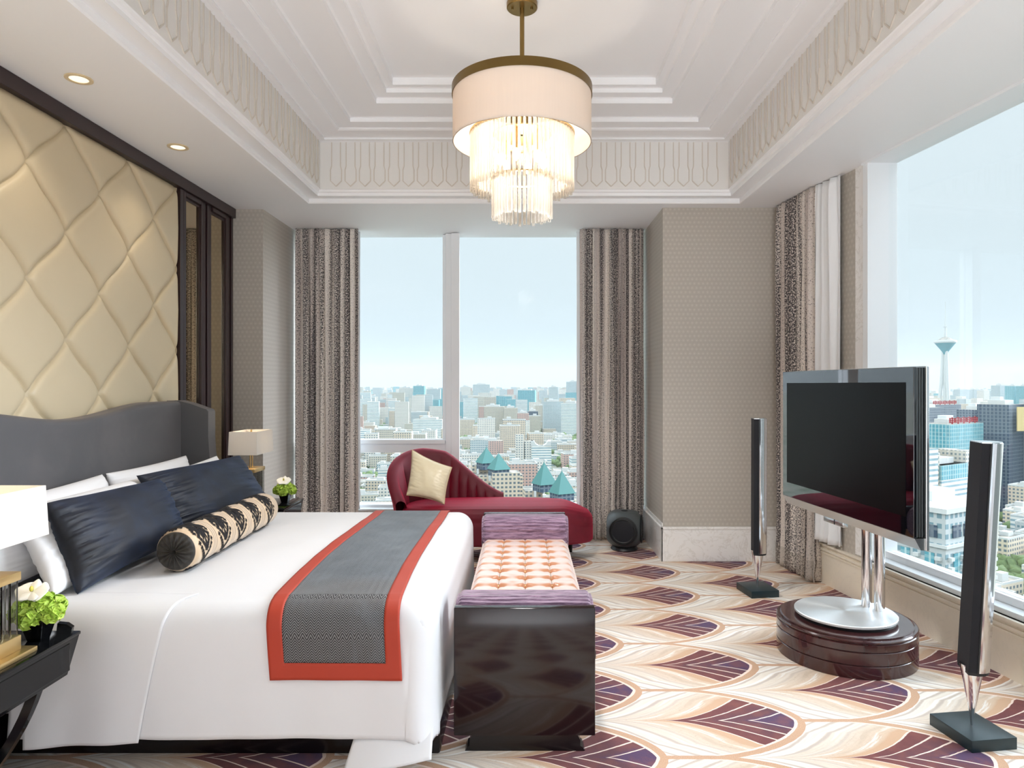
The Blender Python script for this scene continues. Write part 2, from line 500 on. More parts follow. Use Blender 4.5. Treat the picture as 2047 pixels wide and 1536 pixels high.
# clear glass: thin pane reflecting by angle, light passes straight
def pane_mat(name, tint, refl=0.9):
    m = new_mat(name)
    fr = Tree.cur.nodes.new('ShaderNodeFresnel'); fr.inputs[0].default_value = 1.45
    a = bsdf('ShaderNodeBsdfTransparent', Color=tint); b = bsdf('ShaderNodeBsdfGlossy', Roughness=0.0, Color=(1, 1, 1))
    out_surface(mixsh(E(fr.outputs[0]) * refl, a, b)); return m
M['pane'] = pane_mat('window_glass', (0.985, 0.995, 0.995), 0.06)
M['acrylic'] = pane_mat('clear_acrylic', (0.86, 0.88, 0.88), 1.0)
m = new_mat('crystal_rod')
fr = Tree.cur.nodes.new('ShaderNodeFresnel'); fr.inputs[0].default_value = 1.55
a = bsdf('ShaderNodeBsdfTransparent', Color=(0.93, 0.91, 0.88)); b = bsdf('ShaderNodeBsdfGlossy', Roughness=0.12, Color=(1, 0.98, 0.95))
t_ = bsdf('ShaderNodeBsdfTranslucent', Color=(1, 0.95, 0.88))
out_surface(mixsh(0.24, mixsh(E(fr.outputs[0]), a, b), t_)); M['crystal'] = m
def shade_mat(name, rgb, tr):
    m = new_mat(name); p = world_pos()
    n = noise(vscale(p, (60, 60, 2)), 2.0, 3)
    c = mixc(n * 0.25, s2l(rgb), tuple(v * 0.85 for v in s2l(rgb)))
    out_surface(mixsh(tr, bsdf('ShaderNodeBsdfDiffuse', Color=c), bsdf('ShaderNodeBsdfTranslucent', Color=c))); return m
M['silkshade'] = shade_mat('silk_shade', (250, 238, 226), 0.22)
M['lampshade'] = shade_mat('paper_shade', (226, 222, 216), 0.3)
def emit(name, rgb, s):
    m = new_mat(name); out_surface(bsdf('ShaderNodeEmission', Color=rgb, Strength=s)); return m
M['bulb'] = emit('warm_bulb', (1.0, 0.78, 0.52), 40.0)
M['downlens'] = emit('downlight_lens', (1.0, 0.84, 0.62), 0.95)
M['standby'] = emit('clock_red', (1.0, 0.5, 0.1), 1.0)

# carpet: overlapping fan leaves, 1.30 m by 0.585 m repeat
m = new_mat('fan_carpet'); X, Y, Z = sep(world_pos())
nzv = noise(world_pos(), 22.0, 3.0)
Yp = Y + (nzv - 0.5) * 0.006
q = 1.207 - X + (nzv - 0.5) * 0.006
s0 = fmod(q, 0.65); n_ = fm('FLOOR', q / 0.65); par = fmod(n_, 2.0)
yy = Yp - 2.95 - par * 0.2925
dy0 = fabs_(fmod(yy + 0.2925, 0.585) - 0.2925)
def wfun(s):
    t = fmin(fmax(s / 0.45, 0.0), 1.0)
    return fpow(fmax(1.0 - fpow(1.0 - t, 1.6), 0.0), 0.6) * 0.2925
outside = gt(dy0, wfun(s0))
s = s0 + outside * 0.65
dy = outside * (0.2925 - dy0) + (1.0 - outside) * dy0
c0_ = s + fpow(dy, 0.66) * 1.04
_tt = sstep(c0_, 0.40, 0.68)
c_ = s + fpow(dy, 0.80) * 1.36 * (1.0 - _tt) + (fpow(dy, 0.40) * 0.735 + fmax(dy - 0.19, 0.0) * 1.0) * _tt
cream = s2l((244, 236, 226)); beige = s2l((230, 216, 200)); tan = s2l((214, 176, 144)); lline = s2l((250, 228, 214))
maroon = s2l((116, 62, 64)); purple = s2l((82, 58, 94)); brown = s2l((214, 176, 146))
fine_ = noise(vscale(world_pos(), (60, 200, 100)), 1.0, 2.0)
fib = noise(comb(c_ * 26.0, s * 2.0, dy * 3.0), 1.0, 4.0, 0.65)
fine = noise(world_pos(), 260.0, 2.0)
# light outer part of the leaf
lightc = ramp((c_ - 0.72) / 0.8, [(0.0, s2l((222, 196, 170))), (0.22, beige), (0.42, s2l((242, 234, 222))), (0.62, s2l((250, 245, 238))), (1.0, s2l((252, 249, 245)))])
lightc = mixc(sstep(fib, 0.52, 0.66) * 0.45, lightc, s2l((202, 182, 158)))
lightc = mixc(sstep(fib, 0.44, 0.34) * 0.7, lightc, s2l((252, 250, 246)))
_ph = fmod(c_ + (noise(comb(c_ * 3.0, s, dy), 3.0, 2.0) - 0.5) * 0.05, 0.088) / 0.088
lightc = mixc(sstep(fabs_(_ph - 0.5), 0.30, 0.46) * sstep(c_, 0.80, 0.95), lightc, s2l((206, 192, 180)))
lightc = mixc(sstep(fabs_(_ph - 0.28), 0.16, 0.04) * sstep(c_, 0.85, 1.0) * 0.8, lightc, s2l((253, 252, 250)))
lightc = mixc(sstep(fine_, 0.55, 0.75) * sstep(c_, 1.0, 0.8) * 0.5, lightc, s2l((186, 156, 130)))
dark = mixc(sstep(c_, 0.22, 0.30), purple, mixc(sstep(c_, 0.3, 0.62), s2l((100, 60, 72)), maroon))
dark = mixc(sstep(noise(world_pos(), 14, 3), 0.4, 0.7) * 0.45, dark, s2l((142, 82, 72)))
def ln(c0, w): return lt(fabs_(c_ - c0), w * 0.85)
lines = fmax(fmax(ln(0.235, 0.0085), ln(0.365, 0.009)), fmax(ln(0.50, 0.010), ln(0.635, 0.008)))
inside_c = mixc(gt(c_, 0.635), dark, mixc(sstep(fine, 0.3, 0.7) * 0.3, tan, brown))
inside_c = mixc(sstep(c_, 0.700, 0.725), inside_c, lightc)
inside_c = mixc(lines, inside_c, lline)
# outline bands
env1 = lt(dy, wfun(s - 0.040) - 0.016); env2 = lt(dy, wfun(s - 0.028) - 0.010)
edge = mixc(sstep(fine, 0.35, 0.65) * 0.4, brown, s2l((176, 132, 102)))
tipz = lt(s, 0.45)
zone = mixc(env2, edge, lline)
head = mixc(env1, zone, inside_c)
# farther left: straight border then neighbours' outlines
mid = mixc(gt(dy, 0.2795), inside_c, edge)
s2_ = s - 0.65
tail_in = lt(dy, 0.2925 - wfun(s2_) - 0.010)
tail = mixc(tail_in, edge, inside_c)
c = mixc(tipz, mixc(gt(s, 0.65), mid, tail), head)
c = mixc(fine * 0.08, c, s2l((150, 120, 100)))
out_surface(principled(color=c, rough=0.95, sheen=0.15, spec=0.1, normal=bump(fine, 0.35, 0.004))); M['carpet'] = m

# city facades: window grid from UV metres, tinted per building
def facade(name, wall, glass, bay=3.2, fl=3.1, wf=0.5, hf=0.45, band=False, var=0.25):
    m = new_mat(name); u, v, _ = sep(coords('UV')); nx, ny, nzz = sep(normal_())
    rnd = fmod(island() + objrand(), 1.0)
    wv = lt(fmod(v, fl) / fl, hf)
    wu = lt(fmod(u, bay) / bay, wf)
    w = wv if band else wv * wu
    if not band and wf > 0.75: w = fmax(wv * wu, wu * 0.6)
    tone = noise(comb(fm('FLOOR', u / bay) * 3.1, fm('FLOOR', v / fl) * 2.3, rnd * 9), 1.0, 1.0)
    g = mixc(tone, s2l(glass), tuple(min(1, x * 1.9) for x in s2l(glass)))
    wc = mixc(rnd * var, s2l(wall), tuple(x * 0.55 for x in s2l(wall)))
    wc = mixc(sstep(noise(world_pos(), 0.08, 3), 0.45, 0.7) * 0.25, wc, tuple(x * 0.7 for x in s2l(wall)))
    roof = mixc(sstep(noise(world_pos(), 0.16, 5), 0.35, 0.65), s2l((176, 166, 152)), s2l((112, 112, 106)))
    c = mixc(w, wc, g); c = mixc(gt(nzz, 0.4), c, roof)
    out_surface(principled(color=c, rough=0.7)); return m
FAC = [facade('facade_white', (232, 226, 216), (92, 108, 116)), facade('facade_cream', (222, 206, 184), (88, 98, 104), 3.0, 3.0, 0.55, 0.5),
       facade('facade_pink', (206, 172, 158), (86, 94, 100), 3.4, 3.0, 0.5, 0.45), facade('facade_grey', (196, 202, 202), (96, 122, 130), 2.6, 3.2, 0.6, 0.5),
       facade('facade_band', (240, 238, 232), (116, 140, 148), 3.0, 3.3, 1.0, 0.45, True), facade('facade_teal', (176, 204, 204), (62, 126, 138), 3.0, 3.4, 0.78, 0.70),
       facade('facade_tile', (206, 198, 182), (96, 106, 108), 2.8, 2.9, 0.5, 0.5), facade('facade_dark', (104, 116, 126), (40, 58, 76), 3.2, 3.3, 0.62, 0.72)]
M['copper'] = simple('green_copper_roof', (70, 124, 120), 0.6)
m = new_mat('city_ground'); n = noise(world_pos(), 0.02, 5, 0.6)
out_surface(principled(color=ramp(n, [(0.3, s2l((92, 112, 84))), (0.45, s2l((150, 150, 138))), (0.6, s2l((170, 164, 150))), (0.8, s2l((104, 118, 92)))]), rough=0.9)); M['ground'] = m
m = new_mat('tree_green'); n = noise(world_pos(), 0.3, 4)
out_surface(principled(color=mixc(n, s2l((64, 88, 54)), s2l((128, 146, 92))), rough=0.9)); M['tree'] = m
M['redsign'] = simple('red_sign', (196, 52, 60), 0.5)
M['concrete'] = simple('pale_concrete', (204, 206, 204), 0.7)
# ---------------------------------------------------------------- the room
SOF = 2.91          # soffit height
def RX(Y): return 2.184 + (5.0 - Y) * 0.13      # slanted right wall, room side face at floor
struct(MB().prism([(-2.8, -3.3), (RX(-3.3) + .20, -3.3), (RX(6.75) + .20, 6.75), (-2.8, 6.75)], 'z', -0.3, 0).build('floor', M['carpet']))
# walls
struct(MB().box(-2.80, -2.50, -3.0, 5.67, 0, 3.3).build('wall_left', M['wallpaper']))
struct(MB().box(-2.80, -2.17, 5.67, 6.75, 0, 3.3).build('wall_back_left', M['wallpaper']))
struct(MB().box(1.14, 2.3, 5.62, 6.75, 0, 3.3).build('wall_back_right', M['wallpaper']))
struct(MB().box(-2.17, 1.14, 6.50, 6.75, 0, 0.255).build('wall_back', M['marble']))
struct(MB().box(-2.80, 3.6, -3.3, -3.0, 0, 3.3).build('wall_rear', M['white']))
mb = MB()
def slab(mb, y0, y1, o0, o1, z0, z1, mi=0):
    mb.add([(RX(y0) + o0, y0, z0), (RX(y0) + o1, y0, z0), (RX(y1) + o1, y1, z0), (RX(y1) + o0, y1, z0),
            (RX(y0) + o0, y0, z1), (RX(y0) + o1, y0, z1), (RX(y1) + o1, y1, z1), (RX(y1) + o0, y1, z1)],
           [(3, 2, 1, 0), (4, 5, 6, 7), (0, 1, 5, 4), (1, 2, 6, 5), (2, 3, 7, 6), (3, 0, 4, 7)], mi)
slab(mb, -3.0, 5.62, 0.0, 0.20, 0, 0.30)
struct(mb.build('wall_right', M['limestone']))
mb = MB(); slab(mb, 4.50, 5.62, 0.0, 0.17, 0.30, 3.3)
struct(mb.build('wall_right_pier', M['wallpaper']))
mb = MB(); slab(mb, -3.0, 4.50, 0.012, 0.20, 0.300, 0.330)
struct(mb.build('trim_1', M['sillstone'], bevel=0.004))
mb = MB(); slab(mb, -3.0, 5.62, -0.012, 0.02, 0.245, 0.262); slab(mb, -3.0, 5.62, -0.008, 0.02, 0.222, 0.232); slab(mb, -3.0, 5.62, -0.022, 0.02, 0.285, 0.300)
struct(mb.build('trim_2', M['limestone']))
# reveal strip where pier meets window: light plaster then dark joint
mb = MB(); slab(mb, 4.490, 4.60, -0.006, 0.0, 0.312, SOF); struct(mb.build('trim_3', M['marble']))
# baseboards on the column
mb = MB(); mb.box(1.125, 2.25, 5.605, 5.62, 0, 0.262).box(1.118, 2.25, 5.600, 5.62, 0.262, 0.285)
mb.box(1.125, 1.14, 5.605, 6.5, 0, 0.262).box(1.118, 1.14, 5.600, 6.5, 0.262, 0.285).box(1.130, 1.14, 5.610, 6.5, 0.285, 0.315)
struct(mb.build('baseboard_back', M['marble'], bevel=0.004))
mb = MB(); mb.box(-2.42, -2.155, 5.655, 5.67, 0, 0.28).box(-2.17, -2.155, 5.655, 6.5, 0, 0.28)
struct(mb.build('baseboard_left', M['marble'], bevel=0.004))

# ceiling: soffit ring, coffer with stepped cornice
HX, HY0, HY1 = 1.725, 1.80, 5.43
mb = MB()
mb.box(-2.80, -HX, -3.3, 6.75, SOF, 3.9).box(-HX, HX, HY1, 6.75, SOF, 3.9).box(-HX, HX, -3.3, HY0, SOF, 3.9)
mb.prism([(HX, -3.3), (RX(-3.3) + .20, -3.3), (RX(6.75) + .20, 6.75), (HX, 6.75)], 'z', SOF, 3.9)
mb.prism([(-2.8, -3.3), (RX(-3.3) + .20, -3.3), (RX(6.75) + .20, 6.75), (-2.8, 6.75)], 'z', 3.9, 4.0)
struct(mb.build('ceiling', M['white']))
prof = [(0, SOF), (-0.008, SOF), (-0.008, 2.890), (0.014, 2.890), (0.020, 2.900), (0.020, 2.928), (0.112, 2.925), (0.118, 2.922), (0.118, 2.945), (0.132, 2.95), (0.138, 2.965), (0.145, 2.968)]
prof2 = [(0.145, 3.33), (0.165, 3.336), (0.19, 3.336), (0.19, 3.35), (0.205, 3.352), (0.33, 3.352), (0.345, 3.36), (0.345, 3.368), (0.457, 3.368), (0.457, 3.398), (0.47, 3.402), (0.68, 3.402),
         (0.70, 3.402), (0.70, 3.435), (0.712, 3.44), (0.786, 3.44), (0.786, 3.467), (0.80, 3.47), (0.84, 3.47), (0.84, 3.518)]
def ring(mb, pr, mi=0):
    for k in range(len(pr) - 1):
        (d0, z0), (d1, z1) = pr[k], pr[k + 1]
        R = lambda d, z: [(-HX + d, HY0 + d, z), (HX - d, HY0 + d, z), (HX - d, HY1 - d, z), (-HX + d, HY1 - d, z)]
        a, b = R(d0, z0), R(d1, z1)
        mb.add(a + b, [(i, (i + 1) % 4, 4 + (i + 1) % 4, 4 + i) for i in range(4)], mi)
mb = MB(); ring(mb, prof); struct(mb.build('trim_4', M['white']))
mb = MB(); ring(mb, [(0.145, 2.968), (0.145, 3.33)]); struct(mb.build('trim_5', M['frieze']))
mb = MB(); ring(mb, prof2); d = 0.84
mb.add([(-HX + d, HY0 + d, 3.518), (HX - d, HY0 + d, 3.518), (HX - d, HY1 - d, 3.518), (-HX + d, HY1 - d, 3.518)], [(3, 2, 1, 0)])
struct(mb.build('trim_6', M['white']))
# raised tongue ornament along the frieze
def tongues(name, A, B, inward):
    A, B = Vector(A), Vector(B); L = (B - A).length; t = (B - A).normalized(); n = Vector(inward)
    per = 0.112; cnt = int((L - 0.03) / per); off = (L - cnt * per) / 2
    mb = MB(); w = 0.0034; h = 0.006
    def seg(p, q):
        # small raised bar between two frieze points (u, z)
        (u0, z0), (u1, z1) = p, q; dv = Vector((u1 - u0, z1 - z0)).normalized(); pv = Vector((-dv.y, dv.x)) * w
        c = []
        for dep in (0.0, h):
            for (u, z), s in (((u0, z0), 1), ((u1, z1), 1), ((u1, z1), -1), ((u0, z0), -1)):
                P = A + t * (u + pv.x * s) + n * dep; c.append((P.x, P.y, z + pv.y * s))
        mb.add(c, [(4, 5, 6, 7), (0, 1, 5, 4), (1, 2, 6, 5), (2, 3, 7, 6), (3, 0, 4, 7)])
    zt, zn0, zn1, zs, zb = 3.328, 3.145, 3.115, 3.03, 2.988
    for k in range(cnt):
        c = off + (k + 0.5) * per; a, b = 0.034, 0.043
        ptsR = [(c + a, zt), (c + a, zn0), (c + b, zn1), (c + b, zs), (c, zb)]
        ptsL = [(2 * c - u, z) for u, z in ptsR]
        for P in (ptsR, ptsL):
            for i in range(len(P) - 1): seg(P[i], P[i + 1])
    struct(mb.build(name, M['relief']))
i_ = 0.145
tongues('trim_7', (-HX + i_, HY1 - i_, 0), (HX - i_, HY1 - i_, 0), (0, -1, 0))
tongues('trim_8', (-HX + i_, HY0 + i_, 0), (-HX + i_, HY1 - i_, 0), (1, 0, 0))
tongues('trim_9', (HX - i_, HY0 + i_, 0), (HX - i_, HY1 - i_, 0), (-1, 0, 0))

# back window
w1 = struct(MB().box(-2.17, 1.14, 6.56, 6.70, 0.255, 0.30).box(-0.755, -0.635, 6.55, 6.70, 0.30, 2.905).box(-0.70, -0.62, 6.53, 6.56, 0.30, 2.905)
     .box(-2.17, -0.755, 6.57, 6.70, 0.80, 0.925).box(-2.17, -0.76, 6.545, 6.60, 0.885, 0.925).box(-0.79, -0.755, 6.60, 6.68, 0.30, 2.905)
     .box(-2.17, -2.10, 6.57, 6.70, 0.30, 2.905).box(1.07, 1.14, 6.57, 6.70, 0.30, 2.905)
     .build('window_1', M['white_metal'], origin=(-0.5, 6.6, 0.255), bevel=0.003))
MB().box(-2.10, -0.79, 6.63, 6.642, 0.925, 2.905).build('window_pane', M['pane'], w1)
MB().box(-2.10, -0.79, 6.63, 6.642, 0.30, 0.80).build('window_pane', M['pane'], w1)
MB().box(-0.635, 1.07, 6.63, 6.642, 0.30, 2.905).build('window_pane', M['pane'], w1)
MB().box(-2.16, 1.13, 6.46, 6.60, 0.255, 0.275).build('window_sill', M['sillstone'], w1, bevel=0.004)
# right window, slanted
mb = MB()
slab(mb, -3.0, 4.452, 0.088, 0.17, 0.330, 0.372)
slab(mb, -3.0, 4.50, -0.03, 0.17, 2.895, 2.915); slab(mb, -3.0, 4.50, 0.115, 0.19, 2.915, 2.985); slab(mb, 4.440, 4.490, -0.025, 0.17, 0.312, 2.90)
slab(mb, 1.60, 1.66, 0.085, 0.17, 0.345, 2.90); slab(mb, -0.9, -0.84, 0.085, 0.17, 0.345, 2.90)
w2 = struct(mb.build('window_2', M['white_metal'], origin=(RX(2.4) + .15, 2.4, 0.312), bevel=0.002))
mb = MB(); slab(mb, 1.66, 4.44, 0.112, 0.122, 0.372, 2.90); mb.build('window_pane', M['pane'], w2)
mb = MB(); slab(mb, -3.0, 1.60, 0.112, 0.122, 0.372, 2.90); mb.build('window_pane', M['pane'], w2)
mb = MB(); slab(mb, -3.0, 4.5, 0.12, 0.20, 2.92, 3.3)
struct(mb.build('wall_right_head', M['white']))

# upholstered wall and dark timber frame with bronze mirrors
PX = -2.42
Y0P, Y1P, ZT = 0.9, 4.785, 2.83
def tuft(Y, Z):
    u = ((Y - 3.335) + (Z - 2.545)) / 0.57; v = ((Y - 3.335) - (Z - 2.545)) / 0.57
    u2 = u + 0.022 * math.sin(2 * PI * v); v2 = v + 0.022 * math.sin(2 * PI * u)
    a = abs((u2 + .5) % 1.0 - .5) * 2; b = abs((v2 + .5) % 1.0 - .5) * 2
    fa = 1 - (1 - a) ** 15; fb = 1 - (1 - b) ** 15
    edge = min(1.0, (Y1P - Y) / 0.05, (ZT - Z) / 0.05)
    edge = 1 - (1 - max(0, edge)) ** 2
    dome = 0.80 + 0.20 * (a * b) ** 0.5
    return (fa * fb) ** 0.8 * dome * (0.4 + 0.6 * edge)
zs0, zs1 = 0.9, ZT
mb = MB(); mb.grid(lambda a, b: (PX - 0.022 + 0.036 * tuft(lerp(Y0P, Y1P, a), lerp(zs0, zs1, b)), lerp(Y0P, Y1P, a), lerp(zs0, zs1, b)), 560, 290, flip=False)
mb.box(-2.50, PX - 0.03, Y0P, Y1P, zs0, zs1)
wp = tag(mb.build('upholstered_wall_panel', M['leather'], origin=(-2.45, 3.0, 0.9)), 'cream leather wall panel padded in large diamonds, above the grey headboard', 'wall panel')
mb = MB()
mb.box(-2.50, PX + 0.03, 0.6, 5.66, ZT, SOF - 0.001)
mb.box(-2.50, PX + 0.01, Y1P, 4.845, 0, ZT); mb.box(-2.50, PX + 0.012, 4.83, 4.865, 0, ZT)
for (a, b) in ((5.095, 5.285), (5.52, 5.66)):
    mb.box(-2.50, PX - 0.005, a, b, 0, ZT)
    n = 4 if b - a > .16 else 3
    for k in range(n):
        yy = lerp(a, b, (k + .5) / n); hw = (b - a) / n * 0.36
        mb.box(PX - 0.006, PX + (0.001 if k % 2 else 0.008), yy - hw, yy + hw, 0, ZT)
for (a, b) in ((4.865, 5.095), (5.285, 5.52)):
    mb.box(-2.50, PX + 0.012, a, b, ZT - 0.035, ZT); mb.box(-2.50, PX - 0.005, a, b, ZT - 0.055, ZT - 0.03)
mb.box(-2.50, PX, Y0P, Y1P, 0, 0.9)
struct(mb.build('trim_10', M['darkwood'], bevel=0.002, bevseg=1))
for k, (a, b) in enumerate(((4.865, 5.095), (5.285, 5.52))):
    tag(MB().box(-2.50, PX - 0.012, a, b, 0.0, ZT - 0.04).build('mirror_panel', M['mirror'], origin=(-2.47, (a + b) / 2, 0)),
        ['tall narrow bronze mirror next to the padded wall panel', 'tall narrow bronze mirror next to the wallpapered pier'][k], 'mirror', 'bronze mirror strips')

# downlights
def downlight(y, label):
    o = empty('downlight', (-2.12, y, SOF))
    tag(o, label, 'ceiling light', 'recessed downlights over the headboard')
    MB().lathe([(0.060, SOF - 0.0005), (0.060, SOF - 0.006), (0.052, SOF - 0.009), (0.042, SOF - 0.006), (0.040, SOF - 0.0006)], (-2.12, y), 40).build('bezel', M['goldpipe'], o)
    MB().disc((-2.12, y), 0.041, SOF - 0.0035, 40, up=False).build('lens', M['downlens'], o)
    l = bpy.data.lights.new('downlight_beam', 'SPOT'); l.energy = DOWN_W; l.spot_size = math.radians(105); l.spot_blend = 0.8
    l.color = (1.0, 0.86, 0.68); l.shadow_soft_size = 0.04
    lo = bpy.data.objects.new('downlight_beam', l); lo.location = (0, 0, -0.03); lo.parent = o; COL.objects.link(lo)
for y, lb in ((3.25, 'recessed round downlight in soffit, nearer of the two lit'), (4.18, 'recessed round downlight in soffit, farther of the two lit')): downlight(y, lb)
# ---------------------------------------------------------------- bed
BX0, BX1, BY0, BY1, BT = -2.26, -0.335, 2.54, 4.53, 0.62
bed = tag(empty('bed', (-1.3, 3.53, 0)), 'king size bed with grey winged headboard and dark base, made up in white', 'bed')
MB().bbox(-2.30, -0.33, 2.68, 4.42, 0.0, 0.20, 0.01, 2).build('bed_base', M['blackwood'], bed)
MB().bbox(BX0, BX1 - .01, BY0 + .01, BY1 - .01, 0.20, BT - .02, 0.06, 4).build('mattress', M['linen'], bed)
def hb_top(Y):
    k = min(abs(Y - 3.52) / 0.78, 1.0); return 1.274 + 0.068 * (1 - math.cos(PI * k)) / 2
def hb(a, b):
    # front face and rounded top edge of the headboard
    Y = lerp(2.44, 4.60, a); zt = hb_top(Y)
    if b < 0.8: return (-2.30, Y, lerp(0.0, zt - 0.03, b / 0.8))
    t = (b - 0.8) / 0.2
    if t < .5: an = PI / 2 * t * 2; return (-2.33 + 0.03 * math.cos(an), Y, zt - 0.03 + 0.03 * math.sin(an))
    return (lerp(-2.33, -2.395, (t - .5) * 2), Y, zt)
mb = MB().grid(hb, 90, 40)
mb.add([(-2.395, 2.44, 0), (-2.395, 4.60, 0), (-2.395, 4.60, 1.27), (-2.395, 2.44, 1.27)], [(0, 1, 2, 3)])
hbo = mb.build('headboard', M['greyvelvet'], bed)
for (ya, yb) in ((4.575, 4.68), (2.38, 2.47)):
    pts = [(-2.395, 0), (-1.90, 0), (-1.90, 0.60), (-2.0, 0.72), (-2.10, 0.84), (-2.118, 1.10), (-2.118, 1.272), (-2.13, 1.287), (-2.16, 1.296), (-2.24, 1.325), (-2.32, 1.345), (-2.395, 1.345)]
    MB().prism(pts, 'y', ya, yb).build('headboard_wing', M['greyvelvet'], bed, bevel=0.018, bevseg=4)

# bedding surface: a,b run over the mattress top and on past its edges, down the sides
RB = 0.10
def edge_map(over):
    # arc length beyond the start of the rounding -> (outward, down)
    if over <= 0: return (over, 0.0)
    q = RB * PI / 2
    if over < q: th = over / RB; return (RB * math.sin(th), RB * (1 - math.cos(th)))
    return (RB, RB + (over - q))
def bedcloth(a, b, off=0.0):
    # a: metres in X from -2.2 to foot (beyond = over the foot), b: metres in Y
    xs, ys0, ys1 = BX1 - RB, BY0 + RB, BY1 - RB
    da = max(0.0, a - xs); db = (ys0 - b) if b < ys0 else (b - ys1) if b > ys1 else 0.0
    sg = -1 if b < ys0 else 1
    d = math.hypot(da, db)
    if d <= 0:
        z = BT + 0.008 * nz(a * 2.2, b * 2.2, 3) + 0.003 * nz(a * 7, b * 6, 1)
        return Vector((a, b, z + off))
    nx, ny = da / d, sg * db / d
    o, dn = edge_map(d)
    drop = max(0.0, dn - RB)
    w = 0.0
    if nx > .02 and abs(ny) > .02: w = 0.035 * math.sin(2 * math.atan2(da, db)) * (drop / .5) ** 1.2          # corner fold swings out
    s_par = a if da == 0 else b
    w += drop * (0.07 + 0.05 * nz(s_par * 2.1, drop * .8, 5.5) + 0.03 * nz(s_par * 6.5, drop * 1.5, 9.5))
    if da > 0: w *= 1 - .65 * nx
    z = BT - dn
    bx, by = min(a, xs), min(max(b, ys0), ys1)
    return Vector((bx + nx * (o + w + off), by + ny * (o + w + off), max(z + off * (1 if dn < RB else 0) * .6, 0.02 + off)))
HEM = 0.53
mb = MB()
A0, A1 = -1.90, BX1 - RB + HEM; B0, B1 = BY0 + 0.10 - HEM, BY1 - 0.10 + HEM
def duv(u, v):
    return bedcloth(lerp(A0, A1, u), lerp(B0, B1, v))
def keep_d(u, v):
    a, b = lerp(A0, A1, u), lerp(B0, B1, v)
    da = max(0, a - (BX1 - RB)); db = max(0, (BY0 + RB) - b, b - (BY1 - RB))
    return math.hypot(da, db) < 0.545
mb.grid(duv, 150, 170, keep=keep_d)
dv = mb.build('duvet', M['linen'], origin=(-1.1, 3.5, 0.15), solid=0.006)
tag(dv, 'smooth white duvet covering the bed and hanging down its sides', 'duvet')
def corner_flap(u, v):
    x = lerp(lerp(-0.60, -0.66, v), lerp(-0.345, -0.335, v), u); z = lerp(0.26, lerp(0.03, 0.10, u ** .7), v)
    y = 2.61 - 0.15 * v - 0.018 * math.sin(u * PI) * v + 0.05 * u * u * (1 - v)
    return Vector((x, y, z))
MB().grid(corner_flap, 30, 20).build('hanging_corner', M['linen'], dv, solid=0.004)
# overlapping sheet flap on the near side
def flap(u, v):
    b = lerp(BY0 + 0.16, B0 - 0.03 + 0.02 * u, v)
    sh = v ** 1.6
    a = lerp(-1.86 + 0.03 * sh, -1.285 - 0.13 * v ** 0.7, u)
    p = bedcloth(a, b, 0.006)
    if v > .3: p.y -= 0.009 * (v - .3) * (1 + math.sin(u * 9 + 1))
    return p
tag(MB().grid(flap, 40, 60).build('bed_sheet', M['linen'], origin=(-1.6, 2.4, .2), solid=0.002), 'white sheet flap folded over the near side of the bed by the nightstand', 'sheet')
# runner
RL = 0.245
RB0 = BY0 + RB + 0.028 - 0.10 - RL - 0.0
def runner_pt(u, b):
    y0, y1 = B0 + 0.20, BY1 - 0.10 + 0.35
    t = (b - y0) / (y1 - y0)
    a0 = -0.935 - 0.075 * t - 0.035 * math.sin(t * PI * 1.6); a1 = -0.448 - 0.070 * t - 0.022 * math.sin(t * PI * 1.6)
    return bedcloth(lerp(a0, a1, u), b, 0.014)
y0_, y1_ = B0 + 0.215, BY1 - 0.10 + 0.35
def rf(u, v): return runner_pt(u, lerp(y0_, y1_, v))
bw = 0.115; bl = 0.06 / (y1_ - y0_)
inn = lambda u, v: (bw < u < 1 - bw) and (v > bl)
run = MB().grid(rf, 52, 200, keep=inn, uvfn=lambda u, v: (u * 0.5, v * (y1_ - y0_))).build('bed_runner', M['chevron'], origin=(-0.75, 3.4, .6), solid=0.004)
tag(run, 'grey chevron bed runner with burnt orange border across the bed', 'bed runner')
MB().grid(lambda u, v: rf(u, v) , 52, 200, keep=lambda u, v: not inn(u, v)).build('runner_border', M['orange'], run, solid=0.007)['label'] = 'burnt orange border'

# ---------------------------------------------------------------- pillows and cushions
def pillow(mb, c00, c10, c11, c01, th, sag=0.06, wr=0.012, seed=0.0, n=72, pinch=0.10, mi=0, pw=0.42):
    # corners: bottom-left, bottom-right, top-right, top-left; front is (right x up)
    c00, c10, c11, c01 = map(Vector, (c00, c10, c11, c01))
    nrm = ((c10 - c00) + (c11 - c01)).cross((c01 - c00) + (c11 - c10)).normalized()
    U = ((c10 - c00) + (c11 - c01)).normalized(); V = nrm.cross(U)
    Lu = (c10 - c00).length; Lv = (c01 - c00).length
    def side(s):
        def f(u, v):
            p = (c00 * (1 - u) + c10 * u) * (1 - v) + (c01 * (1 - u) + c11 * u) * v
            x, y = 2 * u - 1, 2 * v - 1
            p = p - U * (x * (1 - y * y) * 0 + math.copysign(1, x) * pinch * Lu * .5 * abs(x) ** 3 * (1 - y * y) * .5) - V * (math.copysign(1, y) * pinch * Lv * .5 * abs(y) ** 3 * (1 - x * x) * .5)
            e = (max(0, 1 - x * x) * max(0, 1 - y * y))
            h = th * .5 * e ** pw
            # radiating wrinkles near the ends
            w = wr * (abs(x) ** 2) * e ** .3 * (nz(x * 2 + seed, y * 9, seed) + .5 * nz(x * 4 + seed, y * 21, seed + 3))
            w += wr * .5 * e ** .3 * nz(x * 2.5 + seed, y * 2.5, seed + 7)
            return p + nrm * s * (h + w) - Vector((0, 0, sag * th * e))
        return f
    mb.grid(side(1), n, n, mi); mb.grid(side(-1), n, n, mi, flip=True)
    return nrm
